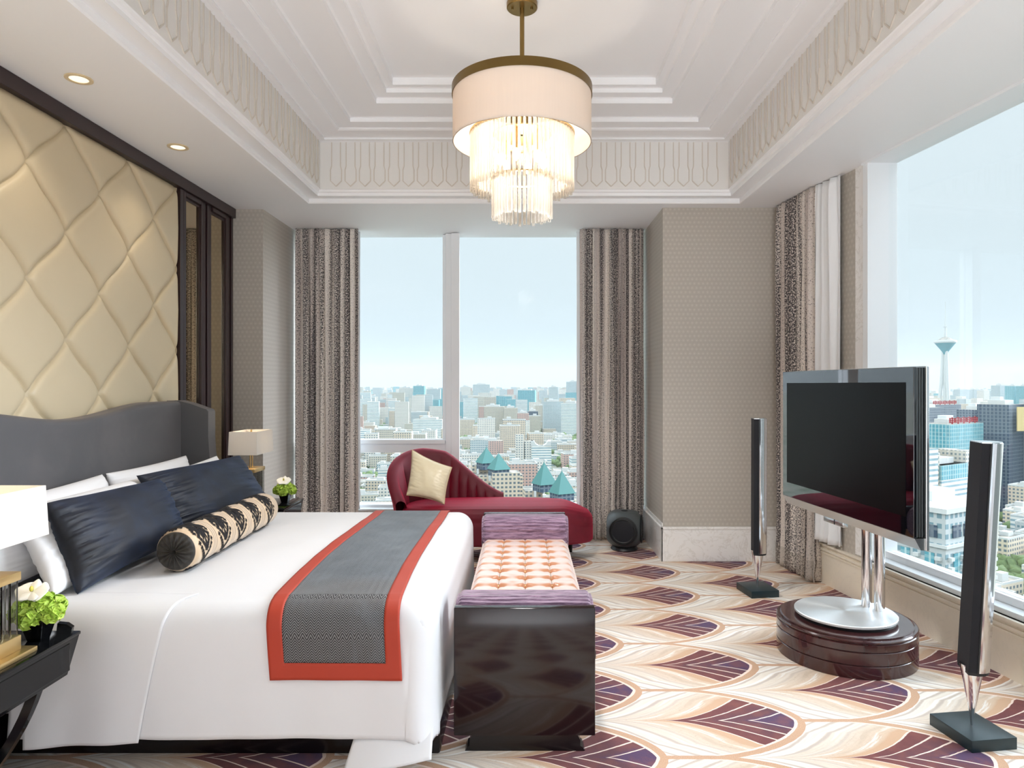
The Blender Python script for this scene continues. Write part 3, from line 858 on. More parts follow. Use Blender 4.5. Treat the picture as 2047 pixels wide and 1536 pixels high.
def mk_pillow(name, mat, label, cat, group, corners, th, **k):
    mb = MB(); pillow(mb, *corners, th, **k)
    zs = min(v[2] for v in mb.v)
    c = sum((Vector(c) for c in corners), Vector()) / 4
    o = mb.build(name, mat, origin=(c.x, c.y, zs), merge=0.0008)
    return tag(o, label, cat, group)
B = BT + 0.035
WG = 'white bed pillows'
mk_pillow('bed_pillow', M['pillowcase'], 'white pillow leaning on the headboard, back row, nearer the camera', 'pillow', WG, [(-2.04, 2.60, BT + .02), (-2.08, 3.56, B), (-2.20, 3.56, .985), (-2.19, 2.64, .965)], .22, seed=1.0, wr=.012)
mk_pillow('bed_pillow', M['pillowcase'], 'white pillow leaning on the headboard, back row, nearer the window', 'pillow', WG, [(-2.12, 3.58, B), (-2.12, 4.42, B), (-2.20, 4.44, .992), (-2.20, 3.59, .985)], .16, seed=2.0, wr=.012)
mk_pillow('bed_pillow', M['pillowcase'], 'white pillow directly behind the nearer navy cushion', 'pillow', WG, [(-1.80, 2.60, BT + .02), (-1.86, 3.62, B), (-2.06, 3.72, .955), (-2.06, 2.72, .950)], .18, seed=3.0, wr=.010)
mk_pillow('bed_pillow', M['pillowcase'], 'white pillow directly behind the farther navy cushion', 'pillow', WG, [(-1.90, 3.66, B), (-1.86, 4.42, B), (-2.00, 4.44, .990), (-2.05, 3.72, .950)], .16, seed=4.0, wr=.016)
NG = 'navy velvet cushions'
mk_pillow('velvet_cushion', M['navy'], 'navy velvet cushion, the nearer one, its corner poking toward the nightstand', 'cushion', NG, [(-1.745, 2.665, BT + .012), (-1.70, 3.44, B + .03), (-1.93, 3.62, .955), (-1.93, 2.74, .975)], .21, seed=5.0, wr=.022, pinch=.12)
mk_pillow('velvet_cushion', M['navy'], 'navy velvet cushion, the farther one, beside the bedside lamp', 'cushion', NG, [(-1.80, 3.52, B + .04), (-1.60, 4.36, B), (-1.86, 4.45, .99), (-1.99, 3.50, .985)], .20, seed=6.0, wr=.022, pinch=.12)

# bolster with flocked damask
bol = tag(empty('bolster_cushion', (-1.535, 3.5, BT)), 'round bolster cushion in cream stripe with black damask lying before the navy cushions', 'cushion')
bp0, bp1, br = Vector((-1.525, 2.99, BT + .102)), Vector((-1.545, 4.05, BT + .100)), 0.094
bd = (bp1 - bp0).normalized(); bL = (bp1 - bp0).length; bs = bd.cross(Vector((0, 0, 1))).normalized(); bu = bs.cross(bd)
def bolpt(u, ang, off=0.0):
    # ang 0 = up, positive toward the foot of the bed (+X)
    r = br + off + 0.002 * math.sin(u * 23)
    e = min(1, u / .03, (bL - u) / .03); r -= 0.012 * (1 - max(0, e)) ** 2
    return bp0 + bd * u + (bu * math.cos(ang) + bs * math.sin(ang)) * r
mb = MB().grid(lambda a, b: bolpt(a * bL, b * 2 * PI), 90, 64, uvfn=lambda a, b: (a * bL, b))
# motif: list of polygons in (u along, v down the front) metres
def lobe(cx, cy, rx, ry, rot, teeth, dep, n=48):
    P = []
    for i in range(n):
        t = 2 * PI * i / n; r = 1 + dep * math.cos(teeth * t)
        x, y = rx * r * math.cos(t), ry * r * math.sin(t)
        P.append((cx + x * math.cos(rot) - y * math.sin(rot), cy + x * math.sin(rot) + y * math.cos(rot)))
    return P
def petal(x0, y0, x1, y1, w, teeth=0, n=22):
    L = math.hypot(x1 - x0, y1 - y0); dx, dy = (x1 - x0) / L, (y1 - y0) / L; P = []
    for i in range(n + 1):
        t = i / n; ww = w * math.sin(PI * t) ** .7 * (1 + (0.28 * math.cos(t * teeth * 2 * PI) if teeth else 0)); P.append((x0 + dx * L * t - dy * ww, y0 + dy * L * t + dx * ww))
    for i in range(n - 1, 0, -1):
        t = i / n; ww = w * math.sin(PI * t) ** .7; P.append((x0 + dx * L * t + dy * ww, y0 + dy * L * t - dx * ww))
    return P
motif = []
for s in (-1, 1):
    motif.append(lobe(s * .040, -.062, .026, .019, s * .5, 9, .13))
    motif.append(petal(s * .006, -.03, s * .052, .012, .010, 4)); motif.append(petal(s * .004, -.022, s * .034, .040, .0095, 4)); motif.append(petal(s * .003, -.01, s * .014, .055, .006, 3))
    motif.append(petal(s * .008, -.045, s * .030, -.040, .007))
    for q in range(6):
        t = q / 5; motif.append(lobe(s * (.046 - .040 * t), .058 + .062 * t ** .8, .0065, .008, 0, 4, .25, 16))
motif.append(petal(0, -.075, 0, -.03, .010, 3)); motif.append(petal(0, .045, 0, .095, .006)); motif.append(lobe(0, .125, .012, .009, 0, 5, .2, 24))
motif.append(petal(0, -.105, 0, -.08, .012, 2))
for k in range(5):
    uc = -0.005 + 0.205 * k + 0.09
    for base in (-.13, .19, .51):
        for P in motif:
            pts = [(uc + x * 1.25, base + .13 + y * 1.22) for x, y in P]
            pts = [(min(max(u, 0.004), bL - .004), v) for u, v in pts]
            cx = sum(p[0] for p in pts) / len(pts); cy = sum(p[1] for p in pts) / len(pts)
            vs = [bolpt(u, (v / br), 0.0025) for u, v in pts] + [bolpt(cx, cy / br, 0.0032)]
            n = len(pts); mb.add(vs, [(i, (i + 1) % n, n) for i in range(n)], 1, True)
mb.build('bolster_cover', [M['stripe'], M['flock']], bol)
for (p, d) in ((bp0, -bd), (bp1, bd)):
    def ef(a, b, p=p, d=d):
        r = (br - .010) * a; t = 2 * PI * b
        pl = 0.005 * math.sin(t * 17) * math.sin(PI * a) + 0.022 * (1 - a * a) ** .5 * (1 if a > .14 else (a / .14) * .6 + .2)
        return p + (bu * math.cos(t) + bs * math.sin(t)) * r + d * pl
    MB().grid(ef, 20, 136).build('gathered_end', M['bolsterend'], bol)['label'] = 'gathered dark brown end'

# ---------------------------------------------------------------- bench at the foot
bn = tag(empty('end_of_bed_bench', (0.0, 3.71, 0)), 'bench at the foot of the bed with dark lacquer ends and quilted rose satin seat', 'bench')
for (ya, yb, nm) in ((2.70, 2.745, 0), (4.70, 4.745, 1)):
    MB().bbox(-.279, .281, ya, yb, .062, .567, .004, 2).build('end_panel', M['benchwood'], bn)
for (ya, yb) in ((2.705, 2.745), (4.70, 4.74)):
    MB().prism([(-.235, 0), (.24, 0), (.232, .014), (.222, .02), (.222, .044), (.212, .062), (-.207, .062), (-.217, .044), (-.217, .02), (-.227, .014)], 'y', ya, yb + .03 if ya < 3 else yb).build('plinth', M['blackwood'], bn)
MB().bbox(-.262, .272, 2.745, 4.70, .20, .315, .006, 2).build('seat_rail', M['benchwood'], bn)
SX0, SX1, SY0, SY1 = -.268, .278, 2.76, 4.69
def seat(u, v):
    x, y = lerp(SX0, SX1, u), lerp(SY0, SY1, v)
    cu = u * 4; rv = v * 14
    e = min(1, min(u, 1 - u) / .07); ev = min(1, min(v, 1 - v) / .02)
    z = .405 + .035 * (1 - (1 - e) ** 2.2) * (1 - (1 - ev) ** 2)
    fu = abs((cu + .5) % 1 - .5)                         # distance to lengthwise seam
    fv = abs((rv + .5) % 1 - .5)                         # distance to tuft row
    inner = 1.0 if .12 < u < .88 else 0.0
    seam = math.exp(-(fu / .05) ** 2) * inner
    tuft_ = math.exp(-((fu * .136 / .022) ** 2 + (fv * .138 / .020) ** 2)) * inner
    fold = math.exp(-(fv * .138 / (.007 + .03 * min(fu * 2, 1))) ** 2)
    z -= .008 * seam + .030 * tuft_ + .010 * fold * (1 - .35 * min(1, fu * 2)) + .003 * nz(x * 16, y * 22, 3)
    return (x, y, z)
mb = MB().grid(seat, 96, 420)
for x, fl in ((SX0, False), (SX1, True)):
    mb.grid(lambda a, b, x=x: (x + (0.012 * math.sin(b * PI) * (-1 if x < 0 else 1)) , lerp(SY0, SY1, a), lerp(.315, .405, b)), 60, 8, flip=not fl)
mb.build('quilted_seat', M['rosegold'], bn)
mb = MB()
for x in (SX0, SX1): mb.tube([(x, lerp(SY0, SY1, k / 40), .406 + .002 * math.sin(k * 2)) for k in range(41)], .005, 8)
mb.build('seat_piping', M['rosegold'], bn)
for q in (1, 2, 3):
    MB().tube([Vector(seat(q / 4, lerp(.02, .98, k / 240))) + Vector((0, 0, .0008)) for k in range(241)], .0013, 6).build('seam_cord', M['bronze'], bn)
for k, (yc, zc, rr, lb) in enumerate(((2.872, .468, .108, 'lilac ribbed bolster against the nearer end of the bench'), (4.575, .468, .112, 'lilac ribbed bolster against the farther end of the bench'))):
    x0, x1 = (-.277, .279) if k == 0 else (-.275, .285)
    def sec(t, r):
        c, s = math.cos(t), math.sin(t); n = 2.0 / 3.0
        return (yc + math.copysign(abs(c) ** n, c) * r, zc + math.copysign(abs(s) ** n, s) * r * .99)
    def bf(a, b):
        e = min(1, a / .035, (1 - a) / .035); r = rr - .020 * (1 - max(0, e)) ** 2
        r += .0022 * math.sin(b * 2 * PI * 26 + 1.6 * nz(a * 5, b * 4, k))
        y, z = sec(b * 2 * PI, r); return (lerp(x0, x1, a), y, z)
    o = MB().grid(bf, 60, 260).build('bench_bolster', M['chenille'], origin=(0, yc, .40)); tag(o, lb, 'bolster', 'lilac bench bolsters')
    for x in (x0, x1):
        MB().grid(lambda a, b, x=x: (x + (.010 * (1 - a * a)) * (1 if x > 0 else -1),) + sec(b * 2 * PI, (rr - .02) * a), 10, 72).build('end_cap', M['chenille'], o)
        MB().tube([(x,) + sec(2 * PI * i / 72, rr - .016) for i in range(72)], .0055, 8, closed=True).build('piping', M['chenille'], o)

# ---------------------------------------------------------------- chaise longue
ch = tag(empty('chaise_longue', (-0.25, 5.75, 0)), 'burgundy velvet chaise longue with channelled shell back by the window', 'chaise longue')
CX0, CX1, CY0, CY1 = -1.02, 0.575, 5.44, 6.06
def outl(t, g=0.0):
    # closed seat outline, superellipse, narrower toward its right end
    c, s = math.cos(t), math.sin(t); n = 2 / 3.2
    x = math.copysign(abs(c) ** n, c); y = math.copysign(abs(s) ** n, s)
    xx = lerp(CX0, CX1, (x + 1) / 2); hw = (CY1 - CY0) / 2 * (1 - .10 * ss(xx, -.2, .6))
    return Vector((xx - g * math.copysign(1, c) * abs(c), (CY0 + CY1) / 2 + .02 * ss(xx, 0, .6) + y * (hw - g), 0))
def seatsec(a, b):
    t = a * 2 * PI
    prof_ = [(.05, .15), (.012, .155), (0, .17), (0, .29), (.004, .335), (.0, .37), (.006, .41), (.03, .44), (.08, .455), (.16, .462), (.30, .465)]
    k = b * (len(prof_) - 1); i = min(int(k), len(prof_) - 2); f = k - i
    g, z = lerp(prof_[i][0], prof_[i + 1][0], f), lerp(prof_[i][1], prof_[i + 1][1], f)
    if b >= .999: g = .30
    p = outl(t, g); 
    dome = .014 * math.sin(PI * max(0, min(1, (p.x - CX0) / (CX1 - CX0))))
    drop = .055 * ss(p.x, .30, .575)
    p.z = z + (dome - drop if z > .3 else 0); return p
mb = MB().grid(seatsec, 120, 40)
mb.grid(lambda a, b: (lambda p: Vector(((p.x - 0) * 1, lerp((CY0 + CY1) / 2 + .02 * ss(p.x, 0, .6), p.y, b), .465 + .014 * math.sin(PI * max(0, min(1, (p.x - CX0) / (CX1 - CX0)))) - .055 * ss(p.x, .30, .575))))(outl(a * 2 * PI, .30)), 120, 6)
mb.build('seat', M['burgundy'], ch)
# shell back: rises round the left end, falls along the window side
def back_path(s):
    # s 0..1: from left-front, round the left end, along the rear to the right
    if s < .38:
        th = PI * 1.18 - (PI * .68) * (s / .38); return Vector((-.72 + .33 * math.cos(th), 5.75 + .31 * math.sin(th), 0))
    t = (s - .38) / .62; return Vector((lerp(-.72, -.185, t), 6.06 - .02 * t, 0))
def back_h(s):
    if s < .30: return lerp(.50, .885, math.sin(PI / 2 * (s / .30)) ** .9)
    t = (s - .30) / .70; return lerp(.885, .50, ss(t, 0, 1) * .5 + t * .5) 
def shell(a, b):
    s = a; p = back_path(s); e = .01
    q = back_path(min(1, s + e)) - back_path(max(0, s - e)); q.normalize(); nrm = Vector((q.y, -q.x, 0))
    h = back_h(s); z0 = .16
    chn = abs(math.sin(s * PI * 11)) ** .5 * .022
    th = .055
    if b < .42: f = b / .42; z = lerp(z0, h - .045, f); o = th * .5 + chn * min(1, (1 - f) * 5) + .02 * f; 
    elif b < .58: f = (b - .42) / .16; an = PI * f; z = h - .045 + .045 * math.sin(an); o = (th * .5 + .02) * math.cos(an)
    else: f = (b - .58) / .42; z = lerp(h - .045, z0, f); o = -(th * .5 + .02) * (1 - .3 * f)
    lean = .10 * ss(z, .35, .9) if s < .45 else .10 * ss(z, .35, .9) * max(0, 1 - (s - .45) * 2.4)
    return Vector((p.x, p.y, z)) + nrm * (o - lean)
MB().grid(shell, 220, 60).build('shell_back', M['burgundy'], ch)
mb = MB(); mb.tube([Vector(shell(.0, .36)) * (1) + Vector((0, 0, 0))] + [shell(.0, .36 - .36 * k / 14) for k in range(1, 15)], .014, 8)
mb.build('side_trim', M['chrome'], ch)
for (x, y) in ((-.85, 5.55), (-.85, 5.95), (.20, 5.62), (.40, 5.93)):
    MB().cyl((x, y, 0), (x, y, .16), .016, .026, 12).build('leg', M['blackwood'], ch)
# satin cushion leaning in the corner
gp = []
cc = Vector((-.775, 5.66, .655))
ax = Vector((0.92, 0.30, -.10)).normalized(); up = Vector((0.08, .28, .96)).normalized()
def cq(px, py, Y): return Vector(((px - 1048) / 1365 * Y, Y, CAM_H + (770 - py) / 1365 * Y))
cs = [cq(813, 990, 5.60), cq(888, 1008, 5.56), cq(903, 935, 5.66), cq(824, 900, 5.72)]
mk_pillow('satin_cushion', M['gold'], 'cream satin cushion leaning in the corner of the burgundy chaise', 'cushion', None, cs, .15, seed=9.0, wr=.010, pinch=.16)
o = bpy.data.objects['satin_cushion']
def rim(cs, pinch, n=120):
    c00, c10, c11, c01 = cs
    nrm = ((c10 - c00) + (c11 - c01)).cross((c01 - c00) + (c11 - c10)).normalized(); U = ((c10 - c00) + (c11 - c01)).normalized(); V = nrm.cross(U)
    Lu = (c10 - c00).length; Lv = (c01 - c00).length; P = []
    for k in range(n):
        t = k / n * 4; i = int(t); f = t - i
        u, v = [(f, 0), (1, f), (1 - f, 1), (0, 1 - f)][i]
        p = (c00 * (1 - u) + c10 * u) * (1 - v) + (c01 * (1 - u) + c11 * u) * v; x, y = 2 * u - 1, 2 * v - 1
        p = p - U * (math.copysign(1, x) * pinch * Lu * .25 * abs(x) ** 3 * (1 - y * y)) - V * (math.copysign(1, y) * pinch * Lv * .25 * abs(y) ** 3 * (1 - x * x))
        P.append(p)
    return P
MB().tube(rim(cs, .16), .0045, 8, closed=True).build('piping', M['goldpipe'], o)
# ---------------------------------------------------------------- nightstands
def nightstand(x0, x1, y0, y1, label, near):
    o = tag(empty('nightstand', ((x0 + x1) / 2, (y0 + y1) / 2, 0)), label, 'nightstand', 'black lacquer nightstands')
    zt = 0.60
    MB().bbox(x0, x1, y0, y1, zt - .012, zt, .003, 2).build('top', M['lacquer'], o)
    # drawer case tapering inward toward the floor
    mb = MB(); i = .028; d = .13
    mb.add([(x0 + i, y0 + i, zt - .012 - d), (x1 - i, y0 + i, zt - .012 - d), (x1 - i, y1 - i, zt - .012 - d), (x0 + i, y1 - i, zt - .012 - d),
            (x0 + .003, y0 + .003, zt - .012), (x1 - .003, y0 + .003, zt - .012), (x1 - .003, y1 - .003, zt - .012), (x0 + .003, y1 - .003, zt - .012)],
           [(3, 2, 1, 0), (4, 5, 6, 7), (0, 1, 5, 4), (1, 2, 6, 5), (2, 3, 7, 6), (3, 0, 4, 7)])
    mb.build('drawer_case', M['lacquer'], o, bevel=.002)
    mb = MB()
    mb.box(x1 - .016, x1 - .004, y0 + .05, y1 - .05, zt - .118, zt - .024); mb.build('drawer', M['lacquer'], o, bevel=.003)
    for (xx, sx) in ((x0 + .08, 1), (x1 - .075, -1)):
        for (yy, sy) in ((y1 - .10, 1), (y0 + .10, -1)):
            pts = []
            for k in range(13):
                t = k / 12; pts.append((xx + sx * (.12 * t + .18 * t * t), yy - sy * (.10 * (1 - t) - .10) * 0 - sy * .02 * t, lerp(zt - .13, 0.0, t)))
            mb = MB(); n = len(pts)
            vs = []
            for (px, py, pz) in pts:
                wx = .016; wy = .013
                vs += [(px - wx, py - wy, pz), (px + wx, py - wy, pz), (px + wx, py + wy, pz), (px - wx, py + wy, pz)]
            fs = [(4 * i + j, 4 * i + (j + 1) % 4, 4 * i + 4 + (j + 1) % 4, 4 * i + 4 + j) for i in range(n - 1) for j in range(4)]
            mb.add(vs, fs + [(3, 2, 1, 0), (4 * n - 4, 4 * n - 3, 4 * n - 2, 4 * n - 1)]); mb.build('leg', M['lacquer'], o)
    return o
nightstand(-2.30, -1.535, 1.76, 2.365, 'black lacquer nightstand nearest the camera, left edge of the picture', True)
nightstand(-2.28, -1.655, 4.70, 5.13, 'black lacquer nightstand on the far side of the bed by the curtain', False)

def table_lamp(xc, yc, label, hx=.11, hy=.155, near=True):
    # hx, hy: half sizes of shade
    o = tag(empty('table_lamp', (xc, yc, .60)), label, 'table lamp', 'brass and crystal bedside lamps')
    z0 = .60
    bx, by = hx * .62, hy * .62
    MB().bbox(xc - bx - .03, xc + bx + .03, yc - by - .03, yc + by + .03, z0, z0 + .016, .002, 2).build('base_plate', M['brass'], o)
    MB().bbox(xc - bx, xc + bx, yc - by, yc + by, z0 + .016, z0 + .062, .002, 2).build('base_block', M['brass'], o)
    MB().bbox(xc - bx, xc + bx, yc - by, yc + by, z0 + .235, z0 + .262, .002, 2).build('cap_block', M['brass'], o)
    nx, ny = 4, 6
    for i in range(nx):
        for j in range(ny):
            if 0 < i < nx - 1 and 0 < j < ny - 1: continue
            px = lerp(xc - bx + .014, xc + bx - .014, i / (nx - 1)); py = lerp(yc - by + .014, yc + by - .014, j / (ny - 1))
            MB().cyl((px, py, z0 + .062), (px, py, z0 + .235), .011, n=14, caps=False).build('glass_rod', M['acrylic'], o)
    for s in (-1, 1): MB().cyl((xc, yc + s * .02, z0 + .262), (xc, yc + s * .02, z0 + .43), .005, n=10).build('stem', M['brass'], o)
    zb, zt = z0 + .365, z0 + .525
    mb = MB(); T = .955
    lo = [(-hx, -hy), (hx, -hy), (hx, hy), (-hx, hy)]
    for dz in (0, 1):
        th = 0.0 if dz == 0 else .003
        vs = [(xc + a - math.copysign(th, a), yc + b - math.copysign(th, b), zb) for a, b in lo] + [(xc + (a - math.copysign(th, a)) * T, yc + (b - math.copysign(th, b)) * T, zt) for a, b in lo]
        mb.add(vs, [(i, (i + 1) % 4, 4 + (i + 1) % 4, 4 + i) for i in range(4)])
    mb.build('lamp_shade', M['lampshade'], o)
    mb = MB().tube([(xc - hx * T, yc, zt - .012), (xc + hx * T, yc, zt - .012)], .002, 6); mb.cyl((xc, yc, zt - .02), (xc, yc, zt + .008), .006, n=12); mb.build('finial', M['brass'], o)
    MB().ico((xc, yc, zb + .07), .024, 2).build('bulb', M['bulb'], o)
    l = bpy.data.lights.new('lamp_glow', 'POINT'); l.energy = LAMP_W; l.color = (1.0, .72, .45); l.shadow_soft_size = .03
    lo_ = bpy.data.objects.new('lamp_glow', l); lo_.location = (0, 0, .44); lo_.parent = o; COL.objects.link(lo_)
table_lamp(-1.66, 2.055, 'bedside lamp nearest the camera, white rectangular shade cut by the left edge', .115, .165)
table_lamp(-1.945, 4.865, 'bedside lamp on the far side of the bed before the wallpapered pier', .10, .155)

def flowers(xc, yc, label, s=1.0, seed=1):
    r = random.Random(seed)
    o = tag(empty('flower_arrangement', (xc, yc, .60)), label, 'flowers', 'small bedside flower arrangements')
    z = .60
    def sq(h, a): return [(xc - a, yc - a, h), (xc + a, yc - a, h), (xc + a, yc + a, h), (xc - a, yc + a, h)]
    mb = MB(); mb.add(sq(z, .023 * s) + sq(z + .075 * s, .040 * s) + sq(z + .075 * s, .034 * s) + sq(z + .02 * s, .020 * s),
       [(3, 2, 1, 0)] + [(i, (i + 1) % 4, 4 + (i + 1) % 4, 4 + i) for i in range(4)] + [(4 + i, 4 + (i + 1) % 4, 8 + (i + 1) % 4, 8 + i) for i in range(4)] + [(8 + i, 8 + (i + 1) % 4, 12 + (i + 1) % 4, 12 + i) for i in range(4)] + [(12, 13, 14, 15)])
    mb.build('vase', M['vase'], o, bevel=.0015)
    for k, (dx, dy, dz, rr) in enumerate([(-.056, -.01, .09, .034), (.0, -.045, .085, .036), (.056, -.015, .092, .036), (.03, .04, .10, .034), (-.035, .04, .10, .034), (-.026, -.03, .115, .032), (.03, -.025, .12, .034), (0, .015, .125, .036)]):
        b = MB(); c = Vector((xc + dx * s, yc + dy * s, z + dz * s)); R = rr * s
        for q in range(90):
            # small ruffled petals over a ball
            u_, w_ = r.uniform(-1, 1), r.uniform(0, 2 * PI); sq_ = math.sqrt(1 - u_ * u_); n = Vector((sq_ * math.cos(w_), sq_ * math.sin(w_), u_))
            if n.z < -.7: continue
            t1 = n.orthogonal().normalized(); t1.rotate(Matrix.Rotation(r.uniform(0, 6.28), 3, n)); t2 = n.cross(t1); sz = R * r.uniform(.30, .42)
            pc = c + n * R * r.uniform(.72, .98)
            vs = [pc - n * sz * .5]
            m_ = 7
            for j in range(m_):
                a = 2 * PI * j / m_; vs.append(pc + (t1 * math.cos(a) + t2 * math.sin(a)) * sz * (1 + .18 * (-1) ** j) + n * sz * r.uniform(.0, .35))
            b.add(vs, [(0, 1 + j, 1 + (j + 1) % m_) for j in range(m_)], 0, True)
        b.ico(c, R * .78, 2, 0)
        b.build('bloom', M['lime'], o)
    # orchid on top
    oc = Vector((xc + .0 * s, yc - .03 * s, z + .168 * s)); QR = Matrix.Rotation(.75, 3, 'X')
    def pet(ang, L, wd, tilt, cup):
        ca, sa = math.cos(ang), math.sin(ang)
        def f(a, b):
            y = (b - .5) * 2; hw = wd * math.sin(PI * min(.97, max(.03, a)) ** .75) ** .7; d = a * L
            return oc + QR @ Vector((ca * d - sa * hw * y, (sa * d + ca * hw * y), tilt * d - cup * y * y * hw - .25 * a * a * L * .6)) * s * 1.2
        return f
    b = MB()
    for ang, L, wd in ((PI * .02, .046, .030), (PI * .98, .046, .030), (PI * .5, .036, .018), (PI * 1.28, .036, .017), (PI * 1.72, .036, .017)):
        b.grid(pet(ang, L, wd, .25, .25), 10, 8)
    b.build('orchid', M['orchid'], o, solid=.0008)
    MB().ico((oc.x, oc.y - .004 * s, oc.z + .010 * s), .007 * s, 2, squash=(.7, 1.1, 1.4)).build('orchid_centre', M['yellow'], o)
    MB().grid(lambda a, bb: oc + Vector((-.01 - .035 * a, .02 + .012 * (bb - .5) * 2 * math.sin(PI * min(.98, a + .02)), .008 + .008 * a)) * s, 8, 4).build('leaf', M['stem'], o, solid=.0008)
flowers(-1.625, 2.285, 'lime blooms with white orchid in black vase on the near nightstand', 1.0, 2)
flowers(-1.735, 4.955, 'lime blooms with white orchid in black vase on the far nightstand', .95, 3)
mb = MB(); mb.prism([(-.022, 0), (.022, 0), (.026, .020), (.010, .034), (-.018, .040)], 'y', -.012, .012)
mb.xform(Matrix.Translation((-1.572, 2.335, .60)) @ Matrix.Rotation(.3, 4, 'Z'))
tag(mb.build('card_stand', M['lacquer'], origin=(-1.572, 2.335, .60)), 'tiny black stand beside the flower vase on the near nightstand', 'stand')

# ---------------------------------------------------------------- television on drum plinth
PC = (1.735, 3.695)
pl = tag(empty('drum_plinth', (PC[0], PC[1], 0)), 'round polished rosewood plinth carrying the television stand', 'plinth')
r = .348
MB().lathe([(.001, 0), (r - .004, 0), (r, .003), (r, .062), (r - .005, .066), (r, .070), (r, .128), (r - .005, .132), (r, .136), (r, .168), (r - .006, .172), (r - .001, .178), (r + .001, .184), (r - .004, .190), (r - .010, .1905)], PC, 96).disc(PC, r - .009, .1904, 96).build('drum', M['rosewood'], pl)
MB().lathe([(r - .028, .1905), (r - .018, .1905), (r - .018, .197), (r - .026, .1985)], PC, 96).disc(PC, r - .026, .1984, 96).build('drum_top', M['rosewood'], pl)
MB().box(1.925, 1.955, 3.60, 3.63, .1984, .2015).build('sensor', M['blackplastic'], pl)
tvst = tag(empty('television', (PC[0], PC[1], .199)), 'large flat television with black glass front on a chrome twin pole stand', 'television')
pr = .256
m = new_mat('spun_aluminium'); p = world_pos(); X_, Y_, Z_ = sep(p)
dx, dy = X_ - PC[0], Y_ - PC[1]; rad = fm('SQRT', dx * dx + dy * dy)
tg = Tree.cur.nodes.new('ShaderNodeTangent'); tg.direction_type = 'RADIAL'; tg.axis = 'Z'
n_ = Tree.cur.nodes.new('ShaderNodeBsdfPrincipled'); setin(n_.inputs['Base Color'], s2l((232, 238, 240))); n_.inputs['Metallic'].default_value = .8; n_.inputs['Roughness'].default_value = .38; n_.inputs['Anisotropic'].default_value = .8
Tree.cur.links.new(tg.outputs[0], n_.inputs['Tangent']); setin(n_.inputs['Normal'], bump(noise(comb(rad * 400, 0.0, 0.0), 1.0, 1), .05, .001)); out_surface(n_.outputs[0]); M['spun'] = m
MB().lathe([(pr - .008, .199), (pr - .004, .215)], PC, 96).build('base_shadow_ring', M['blackplastic'], tvst)
MB().lathe([(pr - .004, .213), (pr, .216), (pr, .226), (pr - .003, .229)], PC, 96).disc(PC, pr - .003, .229, 96).build('base_disc', M['spun'], tvst)
# panel frame: local u along the screen, n out of the screen, z up
TA, TB_ = Vector((1.705, 2.99, 0)), Vector((1.585, 4.185, 0))
tu = (TB_ - TA).normalized(); tn = Vector((-tu.y, tu.x, 0)); TW = (TB_ - TA).length
def TM(): return Matrix(((tu.x, -tn.x, 0, TA.x), (tu.y, -tn.y, 0, TA.y), (0, 0, 1, 0), (0, 0, 0, 1)))
T = TM()   # local x along screen away from camera, local y = behind, z up
def tvpart(nm, mat, f, **k): mb = MB(); f(mb); mb.xform(T); return mb.build(nm, mat, tvst, **k)
Z0, Z1 = .778, 1.530
tvpart('front_glass', M['glosstv'], lambda b: b.box(0, TW, 0, .014, Z0, Z1), bevel=.002)
tvpart('screen', M['screen'], lambda b: b.box(.052, TW - .052, -.0012, 0.001, Z0 + .085, Z1 - .068))
def grooves(b):
    for k in range(3): b.box(.004 + .0 * k, TW - .004, .016 + k * .012, .022 + k * .012, Z0 + .002, Z1 - .003)
    b.box(.010, TW - .010, .014, .052, Z0 + .006, Z1 - .008)
tvpart('side_fins', M['graphite'], grooves)
tvpart('rear_housing', M['steel'], lambda b: (b.box(-.012, TW + .012, .050, .066, Z0 - .055, Z1 + .004), b.box(.12, TW - .12, .066, .13, Z0 + .06, Z1 - .10)), bevel=.003)
def chin(b):
    b.add([(-.004, .002, Z0 - .001), (TW + .004, .002, Z0 - .001), (TW + .004, .050, Z0 - .001), (-.004, .050, Z0 - .001), (-.004, .030, Z0 - .052), (TW + .004, .030, Z0 - .052), (TW + .004, .052, Z0 - .054), (-.004, .052, Z0 - .054)],
          [(0, 1, 2, 3), (7, 6, 5, 4), (4, 5, 1, 0), (5, 6, 2, 1), (6, 7, 3, 2), (7, 4, 0, 3)])
tvpart('lower_trim', M['steel'], chin)
tvpart('control_bar', M['steel'], lambda b: b.bbox(TW * .50, TW * .66, .030, .06, Z0 - .080, Z0 - .050, .004, 2))
tvpart('control_seam', M['blackplastic'], lambda b: b.box(TW * .565, TW * .57, .0285, .031, Z0 - .078, Z0 - .052))
tvpart('mount', M['graphite'], lambda b: b.box(TW * .40, TW * .60, .13, .20, .95, 1.25), bevel=.004)
for (x, y) in ((1.893, 3.775), (1.925, 3.700)):
    MB().cyl((x, y, .229), (x, y, 1.12), .027, n=32).build('stand_pole', M['chrome'], tvst)
MB().box(1.80, 1.93, 3.62, 3.74, 1.00, 1.09).build('stand_bracket', M['graphite'], tvst, bevel=.006)

